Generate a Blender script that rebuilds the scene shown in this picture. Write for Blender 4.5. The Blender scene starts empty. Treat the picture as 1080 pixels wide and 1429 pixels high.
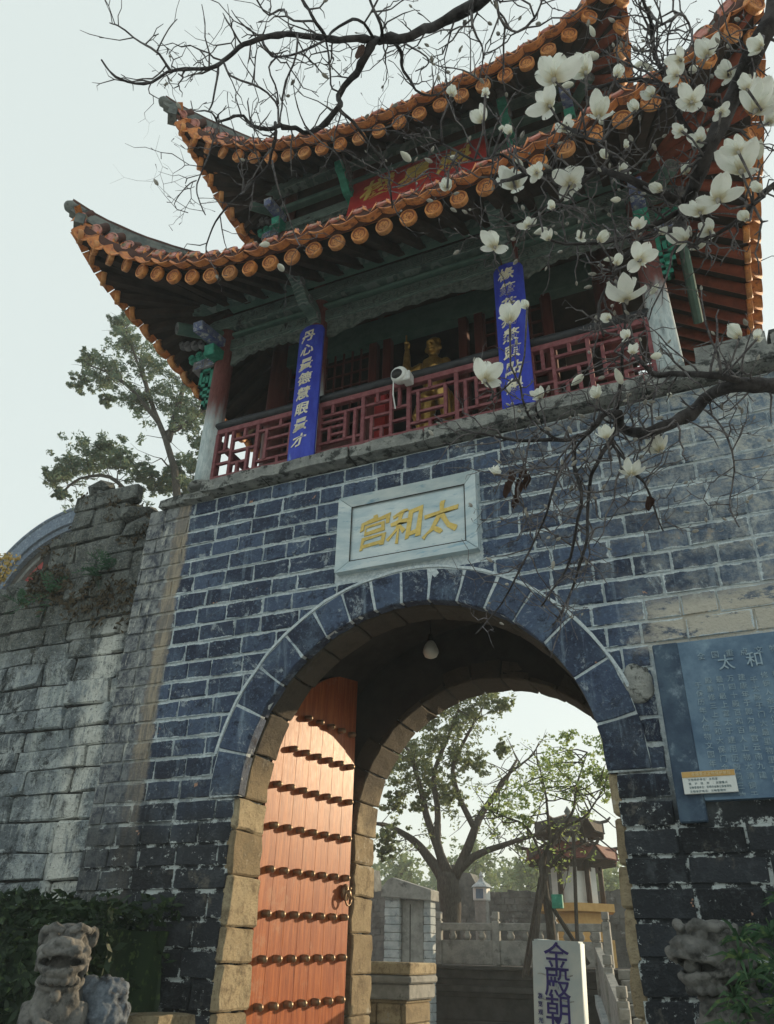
import bpy, bmesh, math, random
from math import sin, cos, pi, sqrt, radians, atan2
from mathutils import Vector, Matrix, Quaternion, noise

random.seed(7)
scene = bpy.context.scene
COL = scene.collection

# ------------------------------------------------------------------ camera
CAM = Vector((2.675, -6.4, 1.55))
F_PX, CX, CY = 1076.0, 540.0, 714.5
ROT = Matrix(((0.91569347, -0.18406605, -0.35724662),
              (0.40133362, 0.46506318, 0.7890802),
              (0.02089937, -0.86593067, 0.49972722)))      # world <- (right, down, forward)
cam_data = bpy.data.cameras.new('camera')
cam_data.sensor_fit = 'VERTICAL'
cam_data.sensor_height = 36.0
cam_data.sensor_width = 27.2
cam_data.lens = 36.0 * F_PX / 1429.0
cam_data.clip_start, cam_data.clip_end = 0.05, 3000
cam = bpy.data.objects.new('camera', cam_data)
COL.objects.link(cam)
r_, d_, f_ = (Vector(ROT.col[i]) for i in range(3))
cam.matrix_world = Matrix(((r_.x, -d_.x, -f_.x, CAM.x), (r_.y, -d_.y, -f_.y, CAM.y), (r_.z, -d_.z, -f_.z, CAM.z), (0, 0, 0, 1)))
scene.camera = cam

# ------------------------------------------------------------------ world, sun, exposure
SUN_AZ, SUN_EL = radians(33), radians(14)       # azimuth from +y towards +x
world = bpy.data.worlds.new('World')
scene.world = world
world.use_nodes = True
wn, wl = world.node_tree.nodes, world.node_tree.links
bg = wn['Background']
sky = wn.new('ShaderNodeTexSky')
sky.sky_type = 'NISHITA'
sky.sun_disc = False
sky.sun_elevation = SUN_EL
sky.sun_rotation = SUN_AZ
sky.dust_density = 3.0
sky.air_density = 1.0
mx = wn.new('ShaderNodeMix')
mx.data_type = 'RGBA'
mx.inputs[0].default_value = 0.76               # thin high cloud over the blue
mx.inputs[7].default_value = (6.1, 6.75, 6.45, 1)
wl.new(sky.outputs[0], mx.inputs[6])
wl.new(mx.outputs[2], bg.inputs[0])
bg.inputs[1].default_value = 0.112
sun_d = bpy.data.lights.new('sun', 'SUN')
sun_d.energy = 4.6
sun_d.angle = radians(0.5)
sun_d.color = (1.0, 0.78, 0.50)
sun = bpy.data.objects.new('sun', sun_d)
COL.objects.link(sun)
sun.rotation_euler = Vector((sin(SUN_AZ) * cos(SUN_EL), cos(SUN_AZ) * cos(SUN_EL), sin(SUN_EL))).to_track_quat('Z', 'Y').to_euler()
scene.view_settings.view_transform = 'Standard'
scene.view_settings.look = 'None'
scene.view_settings.exposure = 0.46
scene.view_settings.gamma = 1.0
scene.view_settings.use_curve_mapping = False

scene.cycles.volume_bounces = 2
scene.cycles.volume_max_steps = 128

# ------------------------------------------------------------------ measuring helpers
def ray(px, py):
    return ROT @ Vector(((px - CX) / F_PX, (py - CY) / F_PX, 1.0))
def P(px, py, y=0.0):
    d = ray(px, py)
    return CAM + d * ((y - CAM.y) / d.y)
def A(px, py, dist):
    return CAM + ray(px, py).normalized() * dist
def project(p):
    c = ROT.transposed() @ (Vector(p) - CAM)
    return CX + F_PX * c.x / c.z, CY + F_PX * c.y / c.z, c.z

# ------------------------------------------------------------------ object helpers
def link(o, parent=None, mat=None, loc=None):
    COL.objects.link(o)
    if parent: o.parent = parent
    if loc is not None: o.location = loc
    return o
def mesh_of(bm, name, mat=None, smooth=False):
    me = bpy.data.meshes.new(name)
    bm.normal_update()
    bm.to_mesh(me); bm.free()
    if mat:
        for m in (mat if isinstance(mat, (list, tuple)) else [mat]): me.materials.append(m)
    if smooth:
        for p in me.polygons: p.use_smooth = True
    return me
def obj(name, bm, mat, parent=None, smooth=False, loc=None):
    me = mesh_of(bm, name, mat, smooth) if isinstance(bm, bmesh.types.BMesh) else bm
    return link(bpy.data.objects.new(name, me), parent, None, loc)
def inst(name, me, M, parent=None):
    o = bpy.data.objects.new(name, me)
    COL.objects.link(o)
    if parent: o.parent = parent
    o.matrix_local = M
    return o
def thing(name, label, cat, loc=(0, 0, 0), rz=0.0, group=None):
    o = bpy.data.objects.new(name, None)
    o.empty_display_size = 0.2
    COL.objects.link(o)
    o.location = loc
    o.rotation_euler = (0, 0, rz)
    tag(o, label, cat, group)
    return o
def tag(o, label=None, cat=None, group=None, kind=None):
    if label: o['label'] = label
    if cat: o['category'] = cat
    if group: o['group'] = group
    if kind: o['kind'] = kind
    return o
def TRS(loc, rot=(0, 0, 0), sc=(1, 1, 1)):
    from mathutils import Euler
    return Matrix.LocRotScale(Vector(loc), Euler(rot), Vector(sc))
def frame(x, y, z, o):
    return Matrix(((x[0], y[0], z[0], o[0]), (x[1], y[1], z[1], o[1]), (x[2], y[2], z[2], o[2]), (0, 0, 0, 1)))

# ------------------------------------------------------------------ shape helpers
def B(): return bmesh.new()
def box(bm, lo, hi, M=None, mi=0):
    vs = [Vector((x, y, z)) for x in (lo[0], hi[0]) for y in (lo[1], hi[1]) for z in (lo[2], hi[2])]
    if M is not None: vs = [M @ v for v in vs]
    v = [bm.verts.new(c) for c in vs]
    for q in ((0, 1, 3, 2), (4, 6, 7, 5), (0, 4, 5, 1), (2, 3, 7, 6), (0, 2, 6, 4), (1, 5, 7, 3)):
        f = bm.faces.new([v[i] for i in q]); f.material_index = mi
    return v
def bevelled(bm, w=0.01, seg=1):
    bmesh.ops.bevel(bm, geom=bm.edges[:], offset=w, segments=seg, affect='EDGES', profile=0.5)
    return bm
def prism(bm, poly, h0, h1, M=None, mi=0):
    """poly: list of (a,b); extruded along third axis from h0 to h1 (local z)."""
    M = M or Matrix()
    lo = [bm.verts.new(M @ Vector((a, b, h0))) for a, b in poly]
    hi = [bm.verts.new(M @ Vector((a, b, h1))) for a, b in poly]
    n = len(poly)
    fs = [bm.faces.new(lo[::-1]), bm.faces.new(hi)]
    for i in range(n): fs.append(bm.faces.new((lo[i], lo[(i + 1) % n], hi[(i + 1) % n], hi[i])))
    for f in fs: f.material_index = mi
def tube(bm, pts, rad, n=6, cap=True, mi=0):
    pts = [Vector(p) for p in pts]
    if not isinstance(rad, (list, tuple)): rad = [rad] * len(pts)
    rings, ref = [], None
    for i, p in enumerate(pts):
        t = (pts[min(i + 1, len(pts) - 1)] - pts[max(i - 1, 0)])
        if t.length < 1e-9: t = Vector((0, 0, 1))
        t.normalize()
        if ref is None:
            ref = Vector((1, 0, 0)) if abs(t.x) < 0.8 else Vector((0, 1, 0))
        u = t.cross(ref)
        if u.length < 1e-6: u = t.cross(Vector((0.3, 0.5, 0.8)))
        u.normalize(); w = u.cross(t); ref = w
        rings.append([bm.verts.new(p + (u * cos(2 * pi * k / n) + w * sin(2 * pi * k / n)) * rad[i]) for k in range(n)])
    for a, b in zip(rings, rings[1:]):
        for k in range(n):
            f = bm.faces.new((a[k], a[(k + 1) % n], b[(k + 1) % n], b[k])); f.material_index = mi
    if cap:
        for f in (bm.faces.new(rings[0][::-1]), bm.faces.new(rings[-1])): f.material_index = mi
def lathe(bm, prof, n=16, M=None, mi=0):
    M = M or Matrix()
    rings = [[bm.verts.new(M @ Vector((r * cos(2 * pi * k / n), r * sin(2 * pi * k / n), z))) for k in range(n)] for r, z in prof]
    for a, b in zip(rings, rings[1:]):
        for k in range(n):
            f = bm.faces.new((a[k], a[(k + 1) % n], b[(k + 1) % n], b[k])); f.material_index = mi
    bm.faces.new(rings[0][::-1]).material_index = mi
    bm.faces.new(rings[-1]).material_index = mi
def ball(bm, c, r, M=None, sub=2):
    r = r if isinstance(r, (list, tuple)) else (r, r, r)
    T = Matrix.LocRotScale(Vector(c), None, Vector(r))
    if M is not None: T = M @ T
    bmesh.ops.create_icosphere(bm, subdivisions=sub, radius=1, matrix=T)
def roughen(bm, amp, freq, seed=0.0):
    off = Vector((seed * 13.7, seed * 7.1, seed * 3.3))
    for v in bm.verts:
        v.co += noise.noise_vector(v.co * freq + off) * amp
def sculpt(name, bm, voxel, mat, parent=None, smooth_it=4, rough=0.0, freq=20):
    """union of overlapping solids -> one continuous surface"""
    me = mesh_of(bm, name)
    o = bpy.data.objects.new(name, me); COL.objects.link(o)
    m = o.modifiers.new('r', 'REMESH'); m.mode = 'VOXEL'; m.voxel_size = voxel
    s = o.modifiers.new('s', 'SMOOTH'); s.iterations = smooth_it; s.factor = 0.5
    dg = bpy.context.evaluated_depsgraph_get()
    me2 = bpy.data.meshes.new_from_object(o.evaluated_get(dg))
    bpy.data.objects.remove(o); bpy.data.meshes.remove(me)
    me2.name = name
    me2.materials.clear(); me2.materials.append(mat)
    for p in me2.polygons: p.use_smooth = True
    if rough:
        nn = [v.normal.copy() for v in me2.vertices]
        co = [v.co + n_ * (noise.fractal(v.co * freq, 1.0, 2.0, 3) * rough) for v, n_ in zip(me2.vertices, nn)]
        me2.vertices.foreach_set('co', [c for p in co for c in p]); me2.update()
    return link(bpy.data.objects.new(name, me2), parent)
def text_mesh(name, s, size, extrude, mat, bold=0.0, vertical=False, pitch=1.1, bevel=0.0, brush=0.0):
    """letters standing in the local xz plane, facing -y, centred; one mesh"""
    bm = B()
    chars = list(s)
    for i, ch in enumerate(chars):
        c = bpy.data.curves.new('letters', 'FONT')
        c.body = ch; c.size = size; c.extrude = extrude; c.offset = bold * size
        c.bevel_depth = bevel; c.bevel_resolution = 0; c.resolution_u = 3
        c.align_x = 'CENTER'
        o = bpy.data.objects.new('letters', c); COL.objects.link(o)
        bpy.context.view_layer.update()
        me = bpy.data.meshes.new_from_object(o.evaluated_get(bpy.context.evaluated_depsgraph_get()))
        bpy.data.objects.remove(o)
        k = i - (len(chars) - 1) / 2
        dx, dz = (0, -k * size * pitch) if vertical else (k * size * pitch, 0)
        for v in me.vertices:
            x, y, z = v.co
            y -= 0.38 * size
            if brush:
                x += 0.16 * y
                y += 0.14 * x
                nn = noise.noise_vector(Vector((x * 5 / size, y * 5 / size, i * 3.1))) * brush * size
                x += nn.x; y += nn.y
            v.co = (x + dx, -z, y + dz)
        bm.from_mesh(me); bpy.data.meshes.remove(me)
    return mesh_of(bm, name, mat)
# ------------------------------------------------------------------ materials
class G:
    def __init__(s, name):
        s.m = bpy.data.materials.new(name); s.m.use_nodes = True
        s.t = s.m.node_tree; s.n = s.t.nodes; s.b = s.n['Principled BSDF']
        s._pos = None
    def new(s, t, **kw):
        n = s.n.new(t)
        for k, v in kw.items(): setattr(n, k, v)
        return n
    def set(s, sock, v):
        if isinstance(v, bpy.types.NodeSocket): s.t.links.new(v, sock)
        elif isinstance(v, (tuple, list)) and len(v) == 3 and sock.type == 'RGBA': sock.default_value = (*v, 1)
        elif v is not None: sock.default_value = v
    def pos(s):
        if s._pos is None: s._pos = s.new('ShaderNodeNewGeometry').outputs['Position']
        return s._pos
    def obj(s): return s.new('ShaderNodeTexCoord').outputs['Object']
    def rnd(s): return s.new('ShaderNodeObjectInfo').outputs['Random']
    def xyz(s, v):
        n = s.new('ShaderNodeSeparateXYZ'); s.set(n.inputs[0], v); return n.outputs
    def scale(s, v, sc):
        n = s.new('ShaderNodeMapping'); s.set(n.inputs[0], v); n.inputs['Scale'].default_value = sc; return n.outputs[0]
    def noise(s, sc, det=4, rough=0.6, vec=None, dist=0.0):
        n = s.new('ShaderNodeTexNoise'); s.set(n.inputs['Vector'], vec if vec is not None else s.pos())
        n.inputs['Scale'].default_value = sc; n.inputs['Detail'].default_value = det
        n.inputs['Roughness'].default_value = rough; n.inputs['Distortion'].default_value = dist
        return n.outputs[0]
    def voro(s, sc, vec=None, feature='F1', out=0):
        n = s.new('ShaderNodeTexVoronoi', feature=feature); s.set(n.inputs['Vector'], vec if vec is not None else s.pos())
        n.inputs['Scale'].default_value = sc; return n.outputs[out]
    def math(s, op, a, b=None, clamp=False):
        n = s.new('ShaderNodeMath', operation=op, use_clamp=clamp); s.set(n.inputs[0], a)
        if b is not None: s.set(n.inputs[1], b)
        return n.outputs[0]
    def step(s, v, a, b):
        n = s.new('ShaderNodeMapRange', interpolation_type='SMOOTHSTEP'); s.set(n.inputs[0], v)
        n.inputs[1].default_value = a; n.inputs[2].default_value = b; return n.outputs[0]
    def mix(s, f, a, b, mode='MIX'):
        n = s.new('ShaderNodeMix', data_type='RGBA', blend_type=mode)
        s.set(n.inputs[0], f); s.set(n.inputs[6], a); s.set(n.inputs[7], b); return n.outputs[2]
    def ramp(s, f, stops):
        n = s.new('ShaderNodeValToRGB'); s.set(n.inputs[0], f); e = n.color_ramp.elements
        while len(e) < len(stops): e.new(0.5)
        for q, (p, c) in zip(e, stops): q.position = p; q.color = (*c, 1)
        return n.outputs[0]
    def bump(s, h, st=0.4, d=0.01):
        n = s.new('ShaderNodeBump'); s.set(n.inputs['Height'], h)
        n.inputs['Strength'].default_value = st; n.inputs['Distance'].default_value = d
        s.t.links.new(n.outputs[0], s.b.inputs['Normal'])
    def done(s, col, rough=0.8, metal=0.0, spec=0.3):
        s.set(s.b.inputs['Base Color'], col); s.set(s.b.inputs['Roughness'], rough); s.set(s.b.inputs['Metallic'], metal)
        s.b.inputs['Specular IOR Level'].default_value = spec
        return s.m

def simple(name, c1, c2, sc=6, rough=0.75, bump=0.25, bd=0.006, spec=0.3, metal=0.0, wear=None, wsc=5, w0=.55, w1=.7, stretch=None):
    g = G(name)
    v = g.scale(g.pos(), stretch) if stretch else None
    n = g.noise(sc, 5, 0.65, v)
    c = g.mix(g.step(n, 0.32, 0.68), c1, c2)
    c = g.mix(g.math('MULTIPLY', g.rnd(), 0.3), c, g.mix(1.0, c, (0.55, 0.55, 0.55), 'MULTIPLY'))
    if wear:
        c = g.mix(g.step(g.noise(wsc, 6, 0.7, v), w0, w1), c, wear)
    if bump: g.bump(g.noise(sc * 5, 4, 0.7, v), bump, bd)
    return g.done(c, rough, metal, spec)

def wall_material(name, mortar=False, edges=False):
    """blue-grey gate stone; stains, sooty grime and plaster run across stones in world space"""
    g = G(name)
    p = g.pos(); x, y, z = g.xyz(p)[0], g.xyz(p)[1], g.xyz(p)[2]
    big = g.noise(0.9, 3, 0.6)
    mid = g.noise(3.5, 6, 0.72)
    blot = g.noise(7, 7, .78)
    fine = g.noise(24, 5, 0.78)
    streak = g.noise(1.0, 6, 0.65, g.scale(p, (10, 3, 1.0)))
    up = g.step(g.math('ADD', z, g.math('MULTIPLY', big, 1.6)), 3.2, 4.3)          # clean above, sooty below
    lime = g.mix(g.step(fine, .35, .65), (0.42, 0.51, 0.57), (0.66, 0.73, 0.76))
    limelow = g.mix(g.step(g.noise(4.5, 6, 0.75), .50, .55), (0.020, 0.024, 0.030), (0.50, 0.55, 0.56))
    if mortar:
        c = g.mix(g.step(g.noise(5, 5, .7), 0.58, .72), lime, (0.16, 0.21, 0.28))
        c = g.mix(up, limelow, c)
    else:
        r = g.rnd()
        c = g.mix(r, (0.013, 0.020, 0.048), (0.064, 0.098, 0.175))
        c = g.mix(g.math('MULTIPLY', g.step(mid, .48, .68), .85), c, (0.130, 0.190, 0.275))
        c = g.mix(g.step(blot, .48, .62), c, (0.012, 0.019, 0.045))
        c = g.mix(g.math('MULTIPLY', g.step(fine, .52, .66), .5), c, (0.17, 0.26, 0.38))
        c = g.mix(g.math('MULTIPLY', g.step(streak, .55, .70), .45), c, (0.30, 0.40, 0.50))
        c = g.mix(g.math('MULTIPLY', g.step(g.noise(2.6, 8, .85, None, .6), .56, .63), .8), c, (0.36, 0.42, 0.46))
        low = g.mix(r, (0.007, 0.009, 0.013), (0.026, 0.032, 0.042))
        low = g.mix(g.step(mid, .50, .66), low, (0.052, 0.060, 0.070))
        low = g.mix(g.math('MULTIPLY', g.step(fine, .54, .66), .5), low, (0.085, 0.095, 0.105))
        low = g.mix(g.step(g.noise(2.2, 6, .75), .57, .66), low, (0.105, 0.100, 0.088))
        low = g.mix(g.step(g.noise(6.5, 7, 0.80, g.scale(p, (1, 1, 1.3))), .605, .63), low, (0.46, 0.50, 0.50))
        c = g.mix(up, low, c)
        # rust-coloured chips
        c = g.mix(g.step(g.noise(2.9, 5, .75, g.scale(p, (1.3, 1, 1))), .675, .69), c, (0.42, 0.24, 0.16))
    # washed-out, lime-stained area towards the upper right
    rt = g.step(g.math('ADD', g.math('MULTIPLY', x, 0.9), g.math('ADD', g.math('MULTIPLY', z, 0.55), g.math('MULTIPLY', mid, 3.0))), 5.2, 8.2)
    c = g.mix(g.math('MULTIPLY', g.math('MULTIPLY', rt, up), 0.80), c, g.mix(g.step(blot, .38, .64), (0.17, 0.25, 0.34), (0.60, 0.62, 0.58)))
    # bare plaster patches: over the tablet and under the ledge
    pl = g.noise(2.6, 7, .75, g.scale(p, (1, 1, 2.2)))
    zz = g.step(g.math('ABSOLUTE', g.math('SUBTRACT', g.math('SUBTRACT', z, g.math('MULTIPLY', x, 0.02)), 3.92)), .34, .12)
    xx = g.step(g.math('ADD', x, pl), 2.5, 2.9)
    c = g.mix(g.math('MULTIPLY', g.math('MULTIPLY', zz, xx), g.step(pl, .40, .48)), c, (0.50, 0.48, 0.42))
    c = g.mix(g.math('MULTIPLY', g.step(pl, .60, .64), rt), c, (0.50, 0.42, 0.31))
    if edges:                                                   # mortar smeared unevenly over the arrises
        o = g.xyz(g.obj()); ex = g.math('SUBTRACT', .19, g.math('ABSOLUTE', o[0])); ez = g.math('SUBTRACT', .10, g.math('ABSOLUTE', o[2]))
        smear_z = g.step(g.math('SUBTRACT', ez, g.math('MULTIPLY', g.step(mid, .35, .75), .026)), .003, -.002)
        smear_x = g.step(g.math('SUBTRACT', ex, g.math('MULTIPLY', g.step(blot, .42, .75), .022)), .002, -.002)
        c = g.mix(g.math('MAXIMUM', smear_z, smear_x), c, g.mix(up, limelow, lime))
    # left margin: tan runoff stripe, then older grey stone
    wob = g.math('ADD', x, g.math('MULTIPLY', mid, .25))
    old = g.mix(g.step(blot, .42, .60), (0.26, 0.28, 0.28), (0.05, 0.06, 0.085))
    old = g.mix(g.step(g.noise(4, 7, .8, g.scale(p, (3, 1, .7))), .52, .62), old, (0.50, 0.51, 0.47))
    c = g.mix(g.math('MULTIPLY', g.step(wob, -2.88, -2.95), g.math('ADD', g.math('MULTIPLY', up, .7), .25)), c, old)
    tanm = g.math('MULTIPLY', g.step(wob, -2.66, -2.72), g.step(wob, -2.94, -2.86))
    tan = g.mix(g.step(g.noise(3, 7, .75, g.scale(p, (5, 1, .8))), .42, .58), (0.42, 0.355, 0.26), (0.22, 0.20, 0.17))
    c = g.mix(g.math('MULTIPLY', tanm, g.math('ADD', g.math('MULTIPLY', up, .75), .10)), c, tan)
    g.bump(g.math('ADD', g.math('MULTIPLY', fine, .9), g.math('ADD', mid, blot)), 1.0, 0.022)
    return g.done(c, 0.72, 0, 0.35)

RUN_X = 3.62
def rubble_material(name, warm=0.0):
    g = G(name); p = g.pos(); z = g.xyz(p)[2]
    st = g.noise(1.0, 6, .68, g.scale(p, (4.5, 2, 0.8)))
    n = g.noise(4, 6, .72); f = g.noise(26, 4, .75)
    c = g.mix(g.rnd(), (0.13, 0.155, 0.175), (0.26, 0.30, 0.325))
    c = g.mix(g.step(n, .48, .64), c, (0.040, 0.046, 0.050))
    c = g.mix(g.step(g.noise(2.2, 6, .75), .52, .66), c, (0.33, 0.38, 0.39))
    c = g.mix(g.math('MULTIPLY', g.step(st, .52, .62), .55), c, (0.60, 0.64, 0.62))
    c = g.mix(g.math('MULTIPLY', g.step(g.noise(3.2, 8, .85, None, .8), .51, .58), .75), c, (0.50, 0.55, 0.56))
    c = g.mix(g.step(g.noise(3.1, 5, .7, g.scale(p, (2, 1, .6))), .60, .74), c, (0.16, 0.22, 0.28))
    c = g.mix(g.step(g.noise(9, 6, .8), .60, .68), c, (0.018, 0.020, 0.018))
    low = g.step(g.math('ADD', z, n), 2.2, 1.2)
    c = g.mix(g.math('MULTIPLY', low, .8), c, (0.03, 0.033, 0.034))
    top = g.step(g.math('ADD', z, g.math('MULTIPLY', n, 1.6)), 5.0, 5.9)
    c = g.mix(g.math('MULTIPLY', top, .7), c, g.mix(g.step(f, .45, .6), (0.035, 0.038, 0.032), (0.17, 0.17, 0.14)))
    x = g.xyz(p)[0]
    dd = g.math('ABSOLUTE', g.math('ADD', g.math('ADD', x, g.math('MULTIPLY', g.noise(2.2, 5, .7), .7)), RUN_X))
    run = g.math('MULTIPLY', g.step(dd, .26, .08), g.step(g.noise(5, 7, .8, g.scale(p, (2, 1, .6))), .36, .52))
    c = g.mix(g.math('MULTIPLY', run, g.step(z, 5.3, 4.6)), c, (0.66, 0.68, 0.64))
    c = g.mix(g.math('MULTIPLY', g.step(f, .56, .64), .7), c, (0.035, 0.04, 0.042))
    c = g.mix(g.math('MULTIPLY', g.step(g.noise(40, 4, .75), .58, .66), .6), c, (0.46, 0.50, 0.50))
    g.bump(g.math('ADD', f, g.math('ADD', n, g.noise(11, 5, .75))), 1.0, 0.035)
    return g.done(c, 0.9, 0, 0.2)

M = {}
M['brick'] = wall_material('gate_stone')
M['brick_edge'] = wall_material('gate_stone_pointed', edges=True)
M['mortar'] = wall_material('lime_mortar', True)
M['rubble'] = rubble_material('old_rubble')
def tan_mat():
    g = G('tan_sandstone'); p = g.pos(); z = g.xyz(p)[2]
    n = g.noise(5, 6, .75); f = g.noise(28, 5, .8); b = g.noise(2.1, 4, .7)
    c = g.mix(g.rnd(), (0.27, 0.215, 0.135), (0.46, 0.385, 0.255))
    c = g.mix(g.step(n, .46, .64), c, (0.21, 0.165, 0.105))
    c = g.mix(g.math('MULTIPLY', g.step(f, .54, .66), .6), c, (0.11, 0.085, 0.06))
    c = g.mix(g.step(g.noise(3.3, 5, .7), .60, .68), c, (0.44, 0.40, 0.32))
    crown_shade = g.step(g.math('ADD', z, g.math('MULTIPLY', b, 1.2)), 3.3, 4.1)  # shade of the arch crown painted into the stone, darker with height
    c = g.mix(g.math('MULTIPLY', crown_shade, .88), c, (0.045, 0.040, 0.036))
    g.bump(g.math('ADD', f, g.math('MULTIPLY', n, 1.4)), 1.0, .03)
    return g.done(c, .88)
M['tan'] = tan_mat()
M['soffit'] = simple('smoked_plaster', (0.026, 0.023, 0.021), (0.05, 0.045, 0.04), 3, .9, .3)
M['ledge'] = simple('ledge_stone', (0.19, 0.205, 0.205), (0.34, 0.355, 0.34), 6, .9, 1.0, .03, wear=(0.05, 0.055, 0.055), wsc=7, w0=.5, w1=.6)
M['paving'] = simple('worn_paving', (0.34, 0.335, 0.31), (0.46, 0.45, 0.42), 2, .9, .4)
M['grey_stone'] = simple('grey_carved_stone', (0.20, 0.205, 0.20), (0.32, 0.325, 0.31), 5, .88, .6, .015, wear=(0.09, 0.095, 0.095), wsc=3)
M['dark_stone'] = simple('damp_dark_stone', (0.026, 0.026, 0.026), (0.055, 0.054, 0.052), 4, .85, .6, .015)
M['pale_brick'] = simple('whitewashed_brick', (0.30, 0.35, 0.38), (0.48, 0.52, 0.53), 5, .85, .5, wear=(0.14, 0.16, 0.18), wsc=6)
M['lion'] = simple('weathered_lion_stone', (0.085, 0.086, 0.084), (0.19, 0.187, 0.178), 9, .9, .9, .008, wear=(0.045, 0.046, 0.046), wsc=8, w0=.5, w1=.64)
M['red_wood'] = simple('faded_red_wood', (0.165, 0.045, 0.055), (0.245, 0.092, 0.10), 14, .65, .3, .004, wear=(0.26, 0.16, 0.16), wsc=16, w0=.58, w1=.72)
M['dark_red'] = simple('dark_red_lacquer', (0.075, 0.020, 0.018), (0.12, 0.034, 0.028), 5, .55, .2, stretch=(3, 3, .5))
M['handrail'] = simple('blackened_handrail', (0.018, 0.02, 0.024), (0.035, 0.038, 0.045), 9, .5, .2)
M['dark_wood'] = simple('dark_timber', (0.030, 0.021, 0.018), (0.055, 0.036, 0.030), 6, .75, .3)
M['rafter'] = simple('red_rafter_paint', (0.20, 0.045, 0.025), (0.30, 0.075, 0.04), 7, .7, .3)
M['jade'] = simple('jade_green_paint', (0.015, 0.18, 0.125), (0.045, 0.30, 0.22), 9, .6, .3, wear=(0.30, 0.38, 0.34), wsc=18, w0=.6, w1=.7)
M['blue_paint'] = simple('carved_blue_paint', (0.075, 0.10, 0.28), (0.22, 0.27, 0.42), 12, .6, .3, wear=(0.45, 0.48, 0.48), wsc=15, w0=.5, w1=.6)
M['carve_grey'] = simple('faded_carving', (0.10, 0.10, 0.115), (0.23, 0.225, 0.235), 14, .7, .5)
M['ridge'] = simple('grey_ridge_tile', (0.10, 0.12, 0.12), (0.19, 0.21, 0.20), 8, .8, .6, wear=(0.05, 0.05, 0.05), wsc=7)
M['gold'] = simple('gilded_metal', (0.36, 0.21, 0.055), (0.56, 0.36, 0.11), 14, .35, .15, .003, spec=.5, metal=.75)
M['gold_paint'] = simple('gold_lettering', (0.58, 0.42, 0.10), (0.70, 0.54, 0.18), 30, .5, .2, .002)
M['pale_gold'] = simple('worn_gilt_letter', (0.66, 0.62, 0.47), (0.76, 0.74, 0.62), 30, .55, .2, .002, wear=(0.28, 0.28, 0.38), wsc=28, w0=.6, w1=.68)
M['board_red'] = simple('red_name_board', (0.34, 0.022, 0.026), (0.44, 0.045, 0.04), 7, .55, .1)
M['banner'] = simple('ultramarine_lacquer', (0.022, 0.034, 0.36), (0.045, 0.075, 0.52), 8, .6, .2, .003, wear=(0.14, 0.26, 0.58), wsc=9, w0=.60, w1=.74, stretch=(1, 1, .4))
M['marble'] = simple('white_marble', (0.40, 0.52, 0.58), (0.62, 0.70, 0.72), 3.2, .6, .15, .004, wear=(0.24, 0.38, 0.48), wsc=7, w0=.54, w1=.68, stretch=(.6, 1, 2.4))
M['slate'] = simple('blue_slate_tablet', (0.070, 0.130, 0.215), (0.15, 0.240, 0.335), 4.5, .6, .25, .004, wear=(0.24, 0.35, 0.44), wsc=3.2, w0=.56, w1=.78)
M['slate_cut'] = simple('chiselled_letters', (0.22, 0.32, 0.41), (0.32, 0.42, 0.49), 30, .8, .1)
M['pagoda_red'] = simple('weathered_red_roof', (0.10, 0.034, 0.028), (0.19, 0.060, 0.048), 5, .75, .5, wear=(0.05, 0.03, 0.03), wsc=5)
M['court_rubble'] = simple('court_rubble', (0.055, 0.06, 0.06), (0.15, 0.16, 0.155), 2.2, .9, .8, .03, wear=(0.25, 0.27, 0.27), wsc=3, w0=.6, w1=.7)
M['roof_dark'] = simple('dark_roof_tile', (0.035, 0.030, 0.028), (0.075, 0.062, 0.055), 5, .8, .5)
M['slate_dark'] = simple('dark_slate_border', (0.030, 0.055, 0.10), (0.07, 0.115, 0.17), 6, .7, .4, wear=(0.16, 0.22, 0.28), wsc=7)
M['plume'] = simple('lichen_blue_stone', (0.10, 0.125, 0.16), (0.20, 0.24, 0.29), 22, .9, .8, .012, wear=(0.05, 0.055, 0.065), wsc=9, w0=.52, w1=.64)
M['white_paint'] = simple('white_paint', (0.62, 0.66, 0.66), (0.72, 0.75, 0.74), 4, .6, .1)
M['sign_white'] = simple('pale_painted_rock', (0.50, 0.62, 0.68), (0.66, 0.74, 0.76), 2.6, .65, .25, .006, wear=(0.36, 0.48, 0.56), wsc=5, w0=.6, w1=.75)
M['ink_blue'] = simple('indigo_letter_paint', (0.022, 0.020, 0.17), (0.040, 0.035, 0.26), 14, .5, .1)
M['ochre'] = simple('ochre_paint', (0.50, 0.30, 0.10), (0.60, 0.38, 0.14), 5, .7, .2)
M['ink'] = simple('printed_ink', (0.03, 0.09, 0.12), (0.05, 0.12, 0.15), 8, .6, 0)
M['cream'] = simple('cream_print', (0.68, 0.58, 0.36), (0.72, 0.62, 0.40), 8, .6, 0)
M['red_wall'] = simple('red_limewash', (0.30, 0.045, 0.05), (0.38, 0.07, 0.075), 3, .8, .2)
M['blue_tile'] = simple('blue_grey_tile', (0.075, 0.115, 0.18), (0.15, 0.21, 0.29), 14, .55, .5, wear=(0.30, 0.36, 0.42), wsc=7)
M['brass'] = simple('aged_brass_stud', (0.20, 0.13, 0.075), (0.32, 0.22, 0.13), 12, .42, .2, .003, spec=.5, metal=.6)
M['bark'] = simple('grey_bark', (0.036, 0.032, 0.029), (0.085, 0.078, 0.070), 9, .9, .9, .02, stretch=(3, 3, .7))
M['mag_bark'] = simple('magnolia_bark', (0.024, 0.022, 0.024), (0.075, 0.070, 0.072), 22, .85, .6, .006)
M['twig'] = simple('magnolia_twig', (0.060, 0.055, 0.064), (0.20, 0.19, 0.195), 45, .8, .2)
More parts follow.
